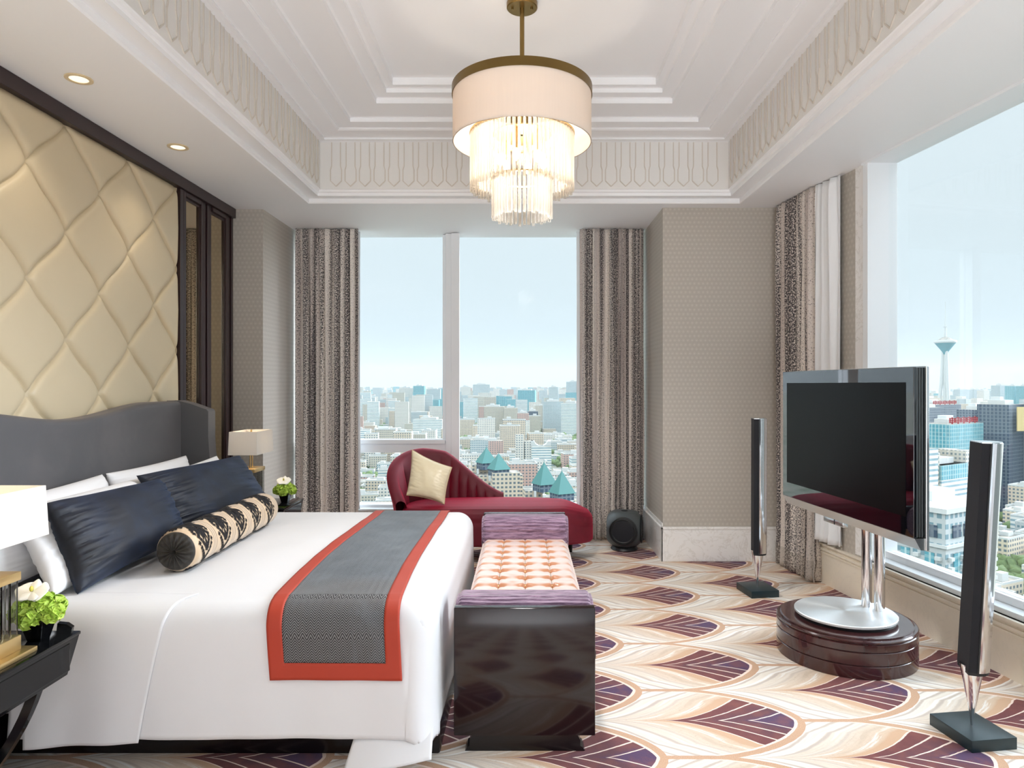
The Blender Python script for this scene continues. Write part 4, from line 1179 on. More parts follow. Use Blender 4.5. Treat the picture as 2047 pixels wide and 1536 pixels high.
# ---------------------------------------------------------------- column loudspeakers
def column_speaker(x, y, label, rot, lean):
    o = tag(empty('column_loudspeaker', (x, y, 0)), label, 'loudspeaker', 'slim column loudspeakers beside the television')
    R = Matrix.Translation((x, y, 0)) @ Matrix.Rotation(rot, 4, 'Z')
    def P(nm, mat, f, **k): mb = MB(); f(mb); mb.xform(R); return mb.build(nm, mat, o, **k)
    RB_ = Matrix.Translation((x, y, 0)) @ Matrix.Rotation(.14, 4, 'Z')
    mb = MB().bbox(-.10, .10, -.115, .115, 0, .048, .002, 2); mb.xform(RB_); mb.build('plinth', M['darkteal'], o)
    P('cone', M['chrome'], lambda b: b.lathe([(.004, .044), (.010, .10), (.043, .29), (.043, .30)], (0, 0), 32))
    # body section: black cloth front facing local -x, silver half round back on +x
    za, zb = .285, 1.215
    def L(b, pts):
        n = len(pts)
        vs = [(px, py, za) for px, py in pts] + [(px + lean[0], py + lean[1], zb) for px, py in pts]
        b.add(vs, [tuple(range(n))[::-1], tuple(range(n, 2 * n))]); b.add(vs, [(i, (i + 1) % n, n + (i + 1) % n, n + i) for i in range(n)])
    P('silver_casing', M['chrome'], lambda b: L(b, [(.062 * math.sin(PI * k / 20), .064 * math.cos(PI * k / 20) * -1) for k in range(21)]))
    P('cloth_front', M['cloth_black'], lambda b: L(b, [(0, -.063), (0, .063), (-.034, .058), (-.034, -.058)]))
    P('seam', M['blackplastic'], lambda b: L(b, [(.002, -.0655), (.002, .0655), (-.004, .0655), (-.004, -.0655)]))
    for z in (za - .012, zb):
        dx = lean[0] if z == zb else 0; dyy = lean[1] if z == zb else 0
        P('end_cap', M['steel'] if z == zb else M['blackplastic'], lambda b: b.prism([(.059 * math.sin(PI * k / 16) + dx, -.061 * math.cos(PI * k / 16) + dyy) for k in range(17)] + [(-.033 + dx, .057 + dyy), (-.033 + dx, -.057 + dyy)], 'z', z, z + (.004 if z == zb else .012)))
column_speaker(1.625, 4.76, 'column loudspeaker on small plinth farther away, left of the television', -.16, (.002, 0))
column_speaker(1.845, 2.815, 'column loudspeaker on small plinth nearest the camera, right of the television', -.22, (.045, -.01))

# ---------------------------------------------------------------- subwoofer
sx, sy = .885, 6.04
sb = tag(empty('subwoofer', (sx, sy, 0)), 'dark grey rounded cube subwoofer on the carpet by the back curtain', 'subwoofer')
import bmesh as _b2
bm = _b2.new(); _b2.ops.create_cube(bm, size=2.0); _b2.ops.subdivide_edges(bm, edges=bm.edges[:], cuts=11, use_grid_fill=True)
R_ = Matrix.Rotation(-.22, 3, 'Z'); vs = []
for v in bm.verts:
    c = v.co; n = 5.0; l = (abs(c.x) ** n + abs(c.y) ** n + abs(c.z) ** n) ** (1 / n); q = c / l
    q = q.normalized() * min(q.length, 1.22)
    q = Vector((q.x, q.y, q.z)) * .152; q = R_ @ q; vs.append((sx + q.x, sy + q.y, .185 + q.z))
MB().add(vs, [tuple(v.index for v in f.verts) for f in bm.faces], 0, True).build('casing', M['graphite'], sb); bm.free()
def face_ring(axis, nm, mat, prof_):
    mb = MB().lathe(prof_, (0, 0), 48); mb.disc((0, 0), prof_[-1][0], prof_[-1][1], 48)
    Rm = Matrix.Translation((sx, sy, .185)) @ Matrix.Rotation(-.22, 4, 'Z') @ (Matrix.Rotation(PI / 2, 4, 'X') if axis == 'y' else Matrix.Rotation(PI / 2, 4, 'Y'))
    mb.xform(Rm); mb.build(nm, mat, sb)
for ax_ in ('y', 'x'):
    face_ring(ax_, 'driver_surround', M['blackplastic'], [(.124, .148), (.120, .156), (.112, .158), (.108, .152), (.100, .154), (.094, .150)])
    face_ring(ax_, 'driver_cone', M['cloth_black'], [(.093, .151), (.06, .156), (.02, .1585)])
MB().lathe([(.02, 0), (.115, 0), (.120, .006), (.112, .022), (.098, .040), (.02, .045)], (sx, sy), 40).build('foot', M['blackplastic'], sb)
MB().lathe([(.028, .3372), (.030, .3385), (.024, .3385), (.001, .337)], (sx - .0, sy), 32).build('top_control', M['cloth_black'], sb)

# ---------------------------------------------------------------- curtains
def curtain(name, mat, A, Bp, z0, z1, width_mult, amp, per, label, group, seed, bottom_in=0.0, uoff=0.0, flare=1.0, Ab=None, Bb=None):
    A, Bp = Vector(A + (0,)), Vector(Bp + (0,)); Ab = Vector(Ab + (0,)) if Ab else A; Bb = Vector(Bb + (0,)) if Bb else Bp
    nfold = max(2, round((Bp - A).length / per)); L = (Bp - A).length
    nrm = Vector(((Bp - A).y, -(Bp - A).x, 0)).normalized()
    def f(u, v):
        # v 0 bottom .. 1 top
        uu = u + .022 * math.sin(u * 2 * PI * 2.3 + seed) + .030 * nz(u * 3.1, v * 1.2, seed)
        p = A.lerp(Bp, u) * v + Ab.lerp(Bb, u) * (1 - v)
        ph = uu * nfold * 2 * PI
        a = amp * (.75 + .5 * nz(u * 6, v * .8, seed + 4)) * (1.0 if v < .97 else 1 - (v - .97) / .03 * .35)
        o = a * math.sin(ph) + a * .35 * math.sin(ph * 2 + 1.3 + seed) + .010 * nz(u * 30, v * 3, seed)
        sl = (Bp - A).normalized() * (amp * .40 * math.sin(ph * 2 + .6))
        if v < .12: o *= 1 + .5 * (1 - v / .12); sl = sl + (Bp - A).normalized() * .012 * nz(u * 20, v * 30, seed) 
        return Vector((p.x, p.y, lerp(z0, z1, v))) + nrm * o + sl
    o = MB().grid(f, nfold * 26, 60, uvfn=lambda u, v: (uoff + u * L * width_mult, lerp(z0, z1, v))).build(name, mat, origin=(((A + Bp) / 2).x, ((A + Bp) / 2).y, z0), solid=.0025)
    return tag(o, label, 'curtain', group)
CG = 'speckled curtains'
curtain('curtain', M['curtain'], (-2.12, 6.36), (-1.555, 6.36), .01, SOF - .005, 2.4, .030, .054, 'full length speckled curtain at the left of the back window', CG, 1.0)
curtain('curtain', M['curtain'], (.53, 6.36), (1.115, 6.36), .01, SOF - .005, 2.4, .030, .056, 'full length speckled curtain at the right of the back window', CG, 4.0, uoff=3.0)
curtain('sheer_curtain', M['lining'], (-2.13, 6.44), (-1.545, 6.44), .28, SOF - .01, 2.0, .015, .06, 'white lining curtain behind the left speckled curtain', 'white lining curtains', 2.0)
curtain('sheer_curtain', M['lining'], (.50, 6.44), (1.10, 6.44), .28, SOF - .01, 2.0, .015, .06, 'white lining curtain behind the right speckled curtain of the back window', 'white lining curtains', 5.0)
curtain('curtain', M['curtain'], (RX(5.54) - .05, 5.54), (RX(4.98) - .06, 4.98), .01, SOF - .005, 2.4, .032, .066, 'full length speckled curtain hanging in the corner beside the right window', CG, 7.0, uoff=6.2)
curtain('sheer_curtain', M['lining'], (RX(4.99) - .05, 4.99), (RX(4.72) - .04, 4.72), .33, SOF - .006, 2.0, .028, .09, 'white lining curtain bunched on the ledge by the right window', 'white lining curtains', 8.0)

# ---------------------------------------------------------------- chandelier
HC = (-.012, 3.69)
cd = tag(empty('chandelier', (HC[0], HC[1], 3.518)), 'tiered drum chandelier with silk shade and crystal rods on a brass stem', 'chandelier')
MB().lathe([(.001, 3.484), (.078, 3.484), (.083, 3.488), (.083, 3.514), (.08, 3.5175)], HC, 48).build('canopy', M['bronze'], cd)
for s in (-1, 1): MB().cyl((HC[0] + s * .052, HC[1] - .01, 3.474), (HC[0] + s * .052, HC[1] - .01, 3.486), .007, n=12).build('canopy_screw', M['bronze'], cd)
MB().cyl((HC[0], HC[1], 3.0), (HC[0], HC[1], 3.486), .0125, n=20).build('stem', M['bronze'], cd)
R1 = .373
MB().lathe([(R1, 3.005), (R1 + .005, 3.003), (R1 + .005, 3.050), (R1, 3.052), (R1 - .014, 3.052), (R1 - .014, 3.046), (R1 - .003, 3.044), (R1 - .003, 3.005)], HC, 96, closed=True).build('brass_band', M['bronze'], cd)
mb = MB()
for k in range(3):
    a = k * 2 * PI / 3 + .3; mb.tube([(HC[0], HC[1], 3.03), (HC[0] + (R1 - .005) * math.cos(a), HC[1] + (R1 - .005) * math.sin(a), 3.03)], .006, 8)
mb.build('spider_frame', M['bronze'], cd)
MB().lathe([(R1, 3.006), (R1, 2.757), (R1 - .003, 2.757), (R1 - .003, 3.006)], HC, 128, closed=True).build('silk_drum', M['silkshade'], cd)
MB().lathe([(R1 + .001, 2.757), (R1 + .001, 2.763), (R1 - .004, 2.763), (R1 - .004, 2.757)], HC, 128, closed=True).build('drum_hem', M['silkshade'], cd)
for (R_t, n_t, zt_, zb_) in ((.274, 62, 2.80, 2.498), (.158, 38, 2.56, 2.350)):
    for k in range(n_t):
        a = 2 * PI * k / n_t; x, y = HC[0] + R_t * math.cos(a), HC[1] + R_t * math.sin(a); dz = .006 * math.sin(k * 2.4)
        MB().cyl((x, y, zb_ + dz), (x, y, zt_), .0078, n=10, caps=True).build('crystal_rod', M['crystal'], cd)
    MB().lathe([(R_t + .010, zt_), (R_t + .010, zt_ + .008), (R_t - .010, zt_ + .008), (R_t - .010, zt_)], HC, 64, closed=True).build('rod_ring', M['brass'], cd)
mb = MB()
for (R_t, n_t, zt_, zb_) in ((.262, 64, 2.80, 2.505), (.147, 40, 2.56, 2.356)):
    for k in range(n_t):
        a = 2 * PI * (k + .5) / n_t; x, y = HC[0] + R_t * math.cos(a), HC[1] + R_t * math.sin(a)
        mb.cyl((x, y, zb_ + .005 * math.sin(k * 3.1)), (x, y, zt_), .0070, n=8)
mb.build('inner_rods', M['crystal'], cd)['kind'] = 'stuff'
for k in range(6):
    a = 2 * PI * k / 6 + .26; x, y = HC[0] + .12 * math.cos(a), HC[1] + .12 * math.sin(a)
    MB().ico((x, y, 2.66), .020, 2, squash=(1, 1, 1.7)).build('bulb', M['bulb'], cd)
    MB().cyl((x, y, 2.69), (x, y, 2.80), .010, n=12).build('lamp_holder', M['brass'], cd)
MB().lathe([(.001, 2.80), (.16, 2.80), (.16, 2.806), (.001, 2.806)], HC, 48).build('lamp_plate', M['brass'], cd)
MB().cyl((HC[0], HC[1], 2.80), (HC[0], HC[1], 3.0), .0125, n=20).build('inner_stem', M['bronze'], cd)
for z_, w_ in ((2.68, CHAN_W), (2.46, CHAN_W * .3)):
    l = bpy.data.lights.new('chandelier_glow', 'POINT'); l.energy = w_; l.color = (1.0, .965, .93); l.shadow_soft_size = .10
    lo_ = bpy.data.objects.new('chandelier_glow', l); lo_.location = (0, 0, z_ - 3.518); lo_.parent = cd; COL.objects.link(lo_)
l = bpy.data.lights.new('drum_glow', 'POINT'); l.energy = DRUM_W; l.color = (1.0, .92, .84); l.shadow_soft_size = .12
lo_ = bpy.data.objects.new('drum_glow', l); lo_.location = (0, 0, 2.90 - 3.518); lo_.parent = cd; COL.objects.link(lo_); lo_.location.x = -.06

l = bpy.data.lights.new('chandelier_downlight', 'SPOT'); l.energy = CHAN_DOWN_W; l.spot_size = math.radians(158); l.spot_blend = 0.6; l.color = (1.0, .985, .965); l.shadow_soft_size = .13
lo_ = bpy.data.objects.new('chandelier_downlight', l); lo_.location = (0, 0, 2.33 - 3.518); lo_.parent = cd; COL.objects.link(lo_)
# ---------------------------------------------------------------- the city below
GZ = -118.0
rc = random.Random(11)
struct(MB().add([(-9000, 60, GZ), (14000, 60, GZ), (14000, 16000, GZ), (-9000, 16000, GZ)], [(0, 1, 2, 3)]).build('city_ground', M['ground']))
def wallbox(mb, cx, cy, w, d, z0, z1, rot=0.0, mi=0, par=1.0, top=True):
    c, s = math.cos(rot), math.sin(rot)
    P = [(cx + x * c - y * s, cy + x * s + y * c) for x, y in ((-w / 2, -d / 2), (w / 2, -d / 2), (w / 2, d / 2), (-w / 2, d / 2))]
    vs = [(x, y, z0) for x, y in P] + [(x, y, z1) for x, y in P]
    fs, uvs, u = [], [], 0.0
    for i in range(4):
        j = (i + 1) % 4; L = (w, d, w, d)[i]
        fs.append((i, j, 4 + j, 4 + i)); uvs.append([(u, 0), (u + L, 0), (u + L, z1 - z0), (u, z1 - z0)]); u += L
    if top: fs.append((4, 5, 6, 7)); uvs.append([(0, 0)] * 4)
    mb.add(vs, fs, mi, uvs=uvs)
def building(mb, cx, cy, w, d, h, rot, mi, rnd, roof=True):
    wallbox(mb, cx, cy, w, d, GZ, GZ + h, rot, mi)
    if roof:
        c, s = math.cos(rot), math.sin(rot)
        # parapet lip, stair hut, tank
        for (ox, oy, ww, dd) in ((0, -d / 2 + .3, w, .6), (0, d / 2 - .3, w, .6), (-w / 2 + .3, 0, .6, d - 1.2), (w / 2 - .3, 0, .6, d - 1.2)):
            wallbox(mb, cx + ox * c - oy * s, cy + ox * s + oy * c, ww, dd, GZ + h, GZ + h + 1.2, rot, len(FAC))
        ox, oy = rnd.uniform(-.25, .25) * w, rnd.uniform(-.2, .2) * d
        wallbox(mb, cx + ox * c - oy * s, cy + ox * s + oy * c, min(w * .3, 7), min(d * .35, 6), GZ + h, GZ + h + rnd.uniform(2.5, 5), rot, len(FAC))
CITYM = FAC + [M['concrete']]
# ---- notable buildings: bearing t = x/y, distance, size
def at(t, D): return t * D, D
NOT = []   # occupied footprints
def reserve(t, D, r): NOT.append((t * D, D, r))
def tower(label, t, D, w, d, h, mi, rot=0.0, cat='building', name='office_tower', crown=None):
    x, y = at(t, D); reserve(t, D, max(w, d) * .75)
    o = empty(name, (x, y, GZ)); tag(o, label, cat)
    mb = MB(); wallbox(mb, x, y, w, d, GZ, GZ + h, rot, mi); mb.build('tower_body', CITYM, o)
    mb = MB(); building_top(mb, x, y, w, d, h, rot); mb.build('roof_works', M['concrete'], o)
    if crown: crown(o, x, y, w, d, h, rot)
    return o
def building_top(mb, x, y, w, d, h, rot):
    wallbox(mb, x, y, w * .55, d * .55, GZ + h, GZ + h + 4, rot, 0)
    wallbox(mb, x - w * .1, y, w * .2, d * .3, GZ + h + 4, GZ + h + 7, rot, 0)
# TV tower far to the right
x, y = at(0.6165, 2600); reserve(0.6165, 2600, 60)
tv = tag(empty('tv_tower', (x, y, GZ)), 'slender white television tower with cone shaped pod and mast', 'tower')
for k in range(3):
    a = k * 2 * PI / 3 + .5
    MB().tube([(x + 24 * math.cos(a), y + 24 * math.sin(a), GZ), (x + 12 * math.cos(a), y + 12 * math.sin(a), 20), (x + 7 * math.cos(a), y + 7 * math.sin(a), 150)], [6.5, 6, 5], 10).build('leg', M['concrete'], tv)
MB().cyl((x, y, GZ), (x, y, 150), 8, 6, 16).build('shaft', M['concrete'], tv)
MB().lathe([(7, 118), (12, 130), (34, 160), (36, 162), (36, 170), (30, 172), (22, 176), (14, 182), (10, 184), (0.1, 184)], (x, y), 32).build('pod', [FAC[5]], tv)
MB().lathe([(36.5, 161), (38, 163), (38, 169), (36.5, 171)], (x, y), 32).build('pod_ring', M['concrete'], tv)
MB().cyl((x, y, 184), (x, y, 222), 5, 3.5, 10).cyl((x, y, 222), (x, y, 262), 2.6, 2.0, 8).cyl((x, y, 262), (x, y, 318), 1.6, 0.7, 8).cyl((x, y, 222), (x, y, 224), 6.5, 6.5, 10).build('mast', M['concrete'], tv)

# pavilions with green pyramid roofs, centre of the back window
def pyramid_block(label, prs, base):
    # prs: list of (t, D, half, z_eave, z_apex)
    t0, D0 = prs[0][0], prs[0][1]; x0, y0 = at(t0, D0)
    o = tag(empty('pavilion_building', (x0, y0, GZ)), label, 'building')
    mb = MB()
    for (t, D, w, d, z) in base:
        x, y = at(t, D); wallbox(mb, x, y, w, d, GZ, z, 0.15, 1); reserve(t, D, max(w, d) * .6)
    mb.build('podium', CITYM, o)
    for (t, D, hf, ze, za) in prs:
        x, y = at(t, D); c, s = math.cos(.5), math.sin(.5); reserve(t, D, hf * 1.5)
        sq = [(x + (a * c - b * s) * hf, y + (a * s + b * c) * hf, ze) for a, b in ((-1, -1), (1, -1), (1, 1), (-1, 1))]
        b = MB().add(sq + [(x, y, za)], [(0, 1, 4), (1, 2, 4), (2, 3, 4), (3, 0, 4), (3, 2, 1, 0)])
        b.cyl((x, y, za - .5), (x, y, za + 2), .25, .1, 6); b.build('pyramid_roof', M['copper'], o)
        b = MB(); wallbox(b, x, y, hf * 1.75, hf * 1.75, ze - 5, ze, .5, 7)
        for a in (-1, 1):
            for e in (-1, 1): b.box(x + a * hf * .95 - .8, x + a * hf * .95 + .8, y + e * hf * .95 - .8, y + e * hf * .95 + .8, ze - 8, ze - 4.2, 8)
        b.build('lantern_storey', CITYM, o)
pyramid_block('cream building with two green pyramid roofs standing before the tall white tower', [(-0.0555, 520, 6.5, -57.5, -46.0), (-0.0375, 500, 6.6, -60.0, -48.5)], [(-0.047, 520, 44, 22, -66), (-0.028, 500, 20, 16, -62), (-0.062, 530, 16, 14, -60)])
pyramid_block('cream building with two green pyramid roofs close to the right curtain', [(0.029, 470, 6.6, -66.5, -51.5), (0.055, 450, 6.6, -69.5, -55.0)], [(0.045, 462, 46, 20, -76), (0.012, 480, 12, 14, -72), (0.075, 455, 14, 16, -74)])
pyramid_block('cream building with two green pyramid roofs low behind the burgundy chaise', [(-0.0875, 460, 6.3, -69.0, -58.5), (-0.062, 440, 6.3, -74.0, -62.0)], [(-0.075, 452, 40, 18, -84)])
# white tower with stepped top
x, y = at(0.012, 900); reserve(.012, 900, 45)
o = tag(empty('white_tower_block', (x, y, GZ)), 'white tower block with scooped roofline, centre right of the back window', 'building')
mb = MB(); wallbox(mb, x - 17, y, 10, 16, GZ, GZ + 54, .1, 0); wallbox(mb, x - 5, y + 2, 12, 14, GZ, GZ + 46, .1, 0)
mb.build('stair_core', CITYM, o)
mb = MB(); wallbox(mb, x + 11, y, 26, 16, GZ, GZ + 40, .1, 4); mb.build('office_wing', CITYM, o)
mb = MB()
for s_ in (-1, 1):
    mb.prism([(x + 11 + s_ * 13, GZ + 40), (x + 11 + s_ * 13, GZ + 46), (x + 11 + s_ * 9, GZ + 46), (x + 11 + s_ * 7, GZ + 42.5), (x + 11 + s_ * 3, GZ + 40)][::s_], 'y', y - 8, y + 8)
mb.build('scooped_parapet', M['concrete'], o)
# distant tall ones in the back window
LST = [('dark teal glass slab tower in left pane of back window', -0.1535, 2600, 42, 30, 116, 5), ('pale high rise just right of the dark teal slab tower', -0.1325, 2500, 50, 24, 104, 3),
       ('slim teal high rise against the back window mullion', -0.1165, 2550, 26, 24, 106, 5), ('pale twin ribbed high rise left of the dark teal slab tower', -0.172, 2650, 56, 24, 108, 0),
       ('white speckled tower block left of the pink tower', -0.044, 1500, 44, 24, 72, 6), ('white speckled tower block beside the pink tower', -0.020, 1480, 30, 24, 70, 6),
       ('teal netted tower rising above the pink tower', 0.004, 2000, 50, 30, 104, 5), ('pink tower in the middle of the right pane', -0.002, 1400, 24, 22, 62, 2),
       ('maroon tinted tower behind the pink tower', 0.0125, 1500, 22, 20, 62, 7), ('ribbed grey tower near the right curtain of back window', 0.042, 1550, 44, 24, 82, 3),
       ('white banded tower partly behind the right curtain', 0.068, 1500, 40, 24, 80, 4), ('grey slab tower on skyline near right curtain', 0.043, 2500, 34, 24, 112, 3),
       ('tallest pale tower on skyline beside the right curtain', 0.073, 2700, 60, 24, 132, 3), ('long grey high rise centre of the right pane skyline', -0.063, 2900, 70, 26, 122, 3),
       ('white high rise near mullion on the skyline', -0.086, 2700, 40, 24, 112, 0), ('square white office block low in left pane above transom', -0.139, 1350, 60, 24, 52, 4),
       ('wide pale apartment slab low in left pane above transom', -0.200, 1300, 90, 22, 34, 1),
       ('pinkish block with window grid below the speckled towers', -0.052, 1000, 40, 18, 38, 2), ('grey courtyard block left of the pinkish block', -0.066, 990, 26, 18, 40, 3)]
for lb, t, D, w, d, h, mi in LST: tower(lb, t, D, w, d, h, mi, rc.uniform(-.2, .2), name='tower_block')
# right window
def pos_block(lb, t, D, w, d, top, mi, rot=.6, name='tower_block', crown=None):
    return tower(lb, t, D, w, d, top - GZ, mi, rot, name=name, crown=crown)
def redsign(o, x, y, w, d, h, rot):
    c, s = math.cos(rot), math.sin(rot); mb = MB()
    for k in range(5):
        # one blocky red character on its post frame
        ox = (k - 2) * w * .17; cx, cy, q = x + ox * c + s * d * .4, y + ox * s - c * d * .4, w * .045; b = MB()
        for (a0, a1, z0, z1) in ((-1, 1, 4.6, 5.4), (-1, 1, 2.9, 3.6), (-.9, -.55, 1, 5.4), (.55, .9, 1.6, 5.4), (-.15, .2, 0, 6), (-1, 1, 1.2, 1.8)):
            b.box(cx + a0 * q, cx + a1 * q, cy, cy + .8, GZ + h + z0, GZ + h + z1)
        b.build('roof_sign', M['redsign'], o)
def tealband(o, x, y, w, d, h, rot):
    mb = MB(); wallbox(mb, x, y, w * 1.01, d * 1.01, GZ + h - 10, GZ + h, rot, 5); mb.build('teal_crown', CITYM, o)
    mb = MB(); c, s = math.cos(rot), math.sin(rot)
    for sx in (-1, 1):
        ox = sx * (w / 2 + 7); wallbox(mb, x + ox * c, y + ox * s, 13, d * .9, GZ, GZ + h + 8, rot, 6)
    mb.build('side_wing', CITYM, o)
def near_tower():
    t, D, w, d, top, rot = 0.596, 235, 30, 26, -38.5, 0.52
    x, y = at(t, D); reserve(t, D, 30); c, s = math.cos(rot), math.sin(rot)
    o = tag(empty('balcony_tower', (x, y, GZ)), 'large pale tower with teal glass strips and balconies between screen and nearest loudspeaker', 'building')
    mb = MB(); wallbox(mb, x, y, w, d, GZ, top, rot, 3); mb.build('tower_body', CITYM, o)
    def loc(u, v): return x + u * c - v * s, y + u * s + v * c
    def strip(nm, u, v, ww, dd, z0, z1, mi):
        px, py = loc(u, v); mb = MB(); wallbox(mb, px, py, ww, dd, z0, z1, rot, mi); return mb.build(nm, CITYM, o)
    for u in (-9, -3.5, 5, 10.5): strip('glass_strip', u, -d / 2 - .05, 3.4, .5, GZ, top - 14, 5)
    for v in (-8, 0, 8): strip('glass_strip', -w / 2 - .05, v, .5, 3.0, GZ, top - 14, 5)
    for u in (-9, -2.5, 4, 10.5): strip('top_windows', u, -d / 2 - .05, 4.6, .5, top - 9, top - 5, 7)
    strip('top_windows', -w / 2 - .05, 0, .5, d * .8, top - 9, top - 5, 7)
    strip('cornice', 0, 0, w + 1.4, d + 1.4, top - 12, top - 11, 8); strip('cornice', 0, 0, w + 1.2, d + 1.2, top - 1, top + .6, 8)
    strip('roof_house', 3, 2, 14, 9, top, top + 4, 8)
    mb = MB(); k2 = 0
    for k in range(24):
        z = top - 16 - k * 3.1
        for q, (u, v, ww, dd) in enumerate([(u, -d / 2 - .6, 1.8, 1.3) for u in (-13, -6.3, 1, 7.7, 13)] + [(-w / 2 - .6, v, 1.3, 1.8) for v in (-11, -4, 4, 11)]):
            px, py = loc(u, v)
            if k < 11:
                b = MB(); wallbox(b, px, py, ww, dd, z, z + 1.1, rot, 0); b.build('balcony', M['concrete'], o)
            else: wallbox(mb, px, py, ww, dd, z, z + 1.1, rot, 0)
    mb.build('lower_balconies', [M['concrete']], o)['kind'] = 'stuff'
near_tower()
R = [('white striped office block with teal crown left of the nearest loudspeaker', 0.604, 480, 34, 24, -53, 4, .55, tealband),
     ('banded apartment tower directly beside the edge of the screen', 0.568, 430, 18, 22, -38, 4, .5, None),
     ('twin teal blocks with red roof lettering below the television tower', 0.626, 620, 58, 26, -33, 5, .55, redsign),
     ('dark blue slab with blank wall far left behind the screen edge', 0.585, 900, 50, 26, -28, 7, .5, None),
     ('long dark roofed block with a red sign under the television tower', 0.604, 1000, 70, 30, -27, 7, .5, redsign),
     ('dark blue residential slab right of the television tower', 0.664, 800, 46, 26, -27, 7, .6, None),
     ('tall dark glass tower with yellow corner panel', 0.6975, 640, 34, 26, -16.5, 7, .6, lambda o, x, y, w, d, h, rot: MB().box(x + 2, x + 14, y - 19, y - 18, GZ + h - 24, GZ + h - 2).build('yellow_panel', simple('yellow_panel', (232, 208, 150), .6), o)),
     ('dark slab tower cut by the right edge of the picture', 0.7475, 640, 24, 24, -16.5, 7, .6, None),
     ('orange and white narrow block between the two dark towers', 0.7175, 900, 14, 22, -50, 1, .6, None),
     ('dark low block between the two dark towers', 0.7185, 720, 20, 22, -72, 7, .6, None),
     ('teal glass block left of television tower base', 0.5655, 1500, 40, 26, -22, 5, .5, None),
     ('cream ornate block left of television tower base', 0.588, 1450, 60, 26, -26, 1, .5, None)]
for lb, t, D, w, d, top, mi, rot, cr in R: pos_block(lb, t, D, w, d, top, mi, rot, crown=cr)
SK = [(0.640, 3000, 60, 30, 100), (0.660, 3200, 60, 30, 98), (0.672, 2900, 36, 30, 96), (0.700, 2300, 70, 30, 118), (0.718, 2200, 50, 30, 116), (0.735, 2100, 50, 30, 116), (0.75, 2200, 50, 30, 112)]
for k, (t, D, w, d, h) in enumerate(SK):
    tower(['pale hazy slab', 'pale hazy slab', 'pale hazy slab', 'tall hazy ribbed slab', 'tall hazy ribbed slab', 'tall hazy ribbed slab', 'tall hazy ribbed slab'][k] + [' right of the television tower', ' two widths right of the television tower', ' narrow, midway to the dark glass tower', ' over the dark glass tower with yellow panel', ' between the two dark towers', ' above the rightmost dark tower', ' at the very right edge of the skyline'][k], 'x' and t, D, w, d, h, [3, 3, 0, 3, 5, 5, 3][k], .4, name='tower_block')

# ---- everything else: jittered blocks; the ones that show largest are things, the rest one mass
def clear(x, y, r):
    for (a, b, q) in NOT:
        if (x - a) ** 2 + (y - b) ** 2 < (q + r) ** 2: return False
    return True
def inview(t): return (-0.245 < t < 0.085) or (0.545 < t < 0.745)
def hiddenby(t, D): return False
cand = []
D = 170.0
while D < 7500:
    step = 26 if D < 500 else 34 if D < 1000 else 46 if D < 2000 else 80 if D < 4000 else 150
    x = -0.55 * D
    while x < 1.05 * D:
        jx, jy = x + rc.uniform(-.15, .15) * step, D + rc.uniform(-.12, .12) * step
        t = jx / jy
        dist_n = mnoise.noise(Vector((jx * .0016, jy * .0016, 2.0)))
        p = rc.random()
        if D < 900: h = rc.uniform(12, 24) if p < .93 else rc.uniform(28, 42)
        elif D < 1600: h = rc.uniform(14, 28) if p < .86 else rc.uniform(35, 62)
        else:
            h = rc.uniform(16, 34) if p < .60 - dist_n * .5 else rc.uniform(50, 96)
        if D > 3500: h = rc.uniform(40, 105)
        if t > .5 and D > 1500 and h > 40: h *= .85
        w = step * rc.uniform(.5, .86); d = step * rc.uniform(.35, .6)
        if h > 45: w = min(w, 38) ; d = min(d, 24)
        park = mnoise.noise(Vector((jx * .006, jy * .006, 7.0))) > (.42 if jy > 600 else .62)
        if not park and clear(jx, jy, max(w, d) * .5) and rc.random() < .93:
            rot = (.12 if t < .3 else .55) + rc.choice((0, 0, .08, -.1))
            pool = (0, 0, 1, 1, 6, 2, 3, 4) if D < 1800 else (0, 3, 3, 6, 4, 0, 2, 5)
            cand.append((jx, jy, w, d, h, rot, rc.choice(pool), t))
        x += step
    D += step * (.8 if D < 2000 else 1.0)
def score(c):
    top = 770 + 1365 * (-(GZ + c[4])) / c[1] + 1365 * 1.45 / c[1]
    if not inview(c[7]): return -1
    lim = 1003 if c[7] < .3 else 1195 - (2047 - (1048 + 1365 * c[7])) * .37
    if top > lim - 4: return -1
    if c[7] < -.09 and 872 < top < 900: return c[2] / c[1] * .3
    return c[2] / c[1] * min(c[4], 30) / c[1]
order = sorted(range(len(cand)), key=lambda i: -score(cand[i]))
chosen = set(i for i in order[:230] if score(cand[i]) > 0)
mass = MB()
NTH = ['leftmost'] + [w + ' from left' for w in ('second', 'third', 'fourth', 'fifth', 'sixth', 'seventh', 'eighth', 'ninth', 'tenth')]
COLN = ['white', 'cream', 'pinkish', 'grey', 'white banded', 'teal', 'tan', 'dark']
def pane(t): return 'back window left pane' if t < -.105 else 'back window right pane' if t < .3 else 'right window beside the screen' if t < .63 else 'right window near picture edge'
rows = {}
for i in chosen: rows.setdefault(pane(cand[i][7]), []).append(i)
LAB = {}
ROWN = ['nearest', 'second nearest', 'third nearest', 'fourth nearest', 'fifth nearest', 'sixth nearest', 'seventh nearest', 'eighth nearest', 'ninth nearest', 'tenth nearest', 'eleventh nearest', 'twelfth nearest', 'thirteenth nearest', 'fourteenth nearest', 'fifteenth nearest', 'sixteenth nearest', 'seventeenth nearest', 'eighteenth nearest', 'nineteenth nearest', 'twentieth nearest', 'twenty first nearest', 'twenty second nearest', 'twenty third nearest', 'twenty fourth nearest', 'twenty fifth nearest', 'twenty sixth nearest']
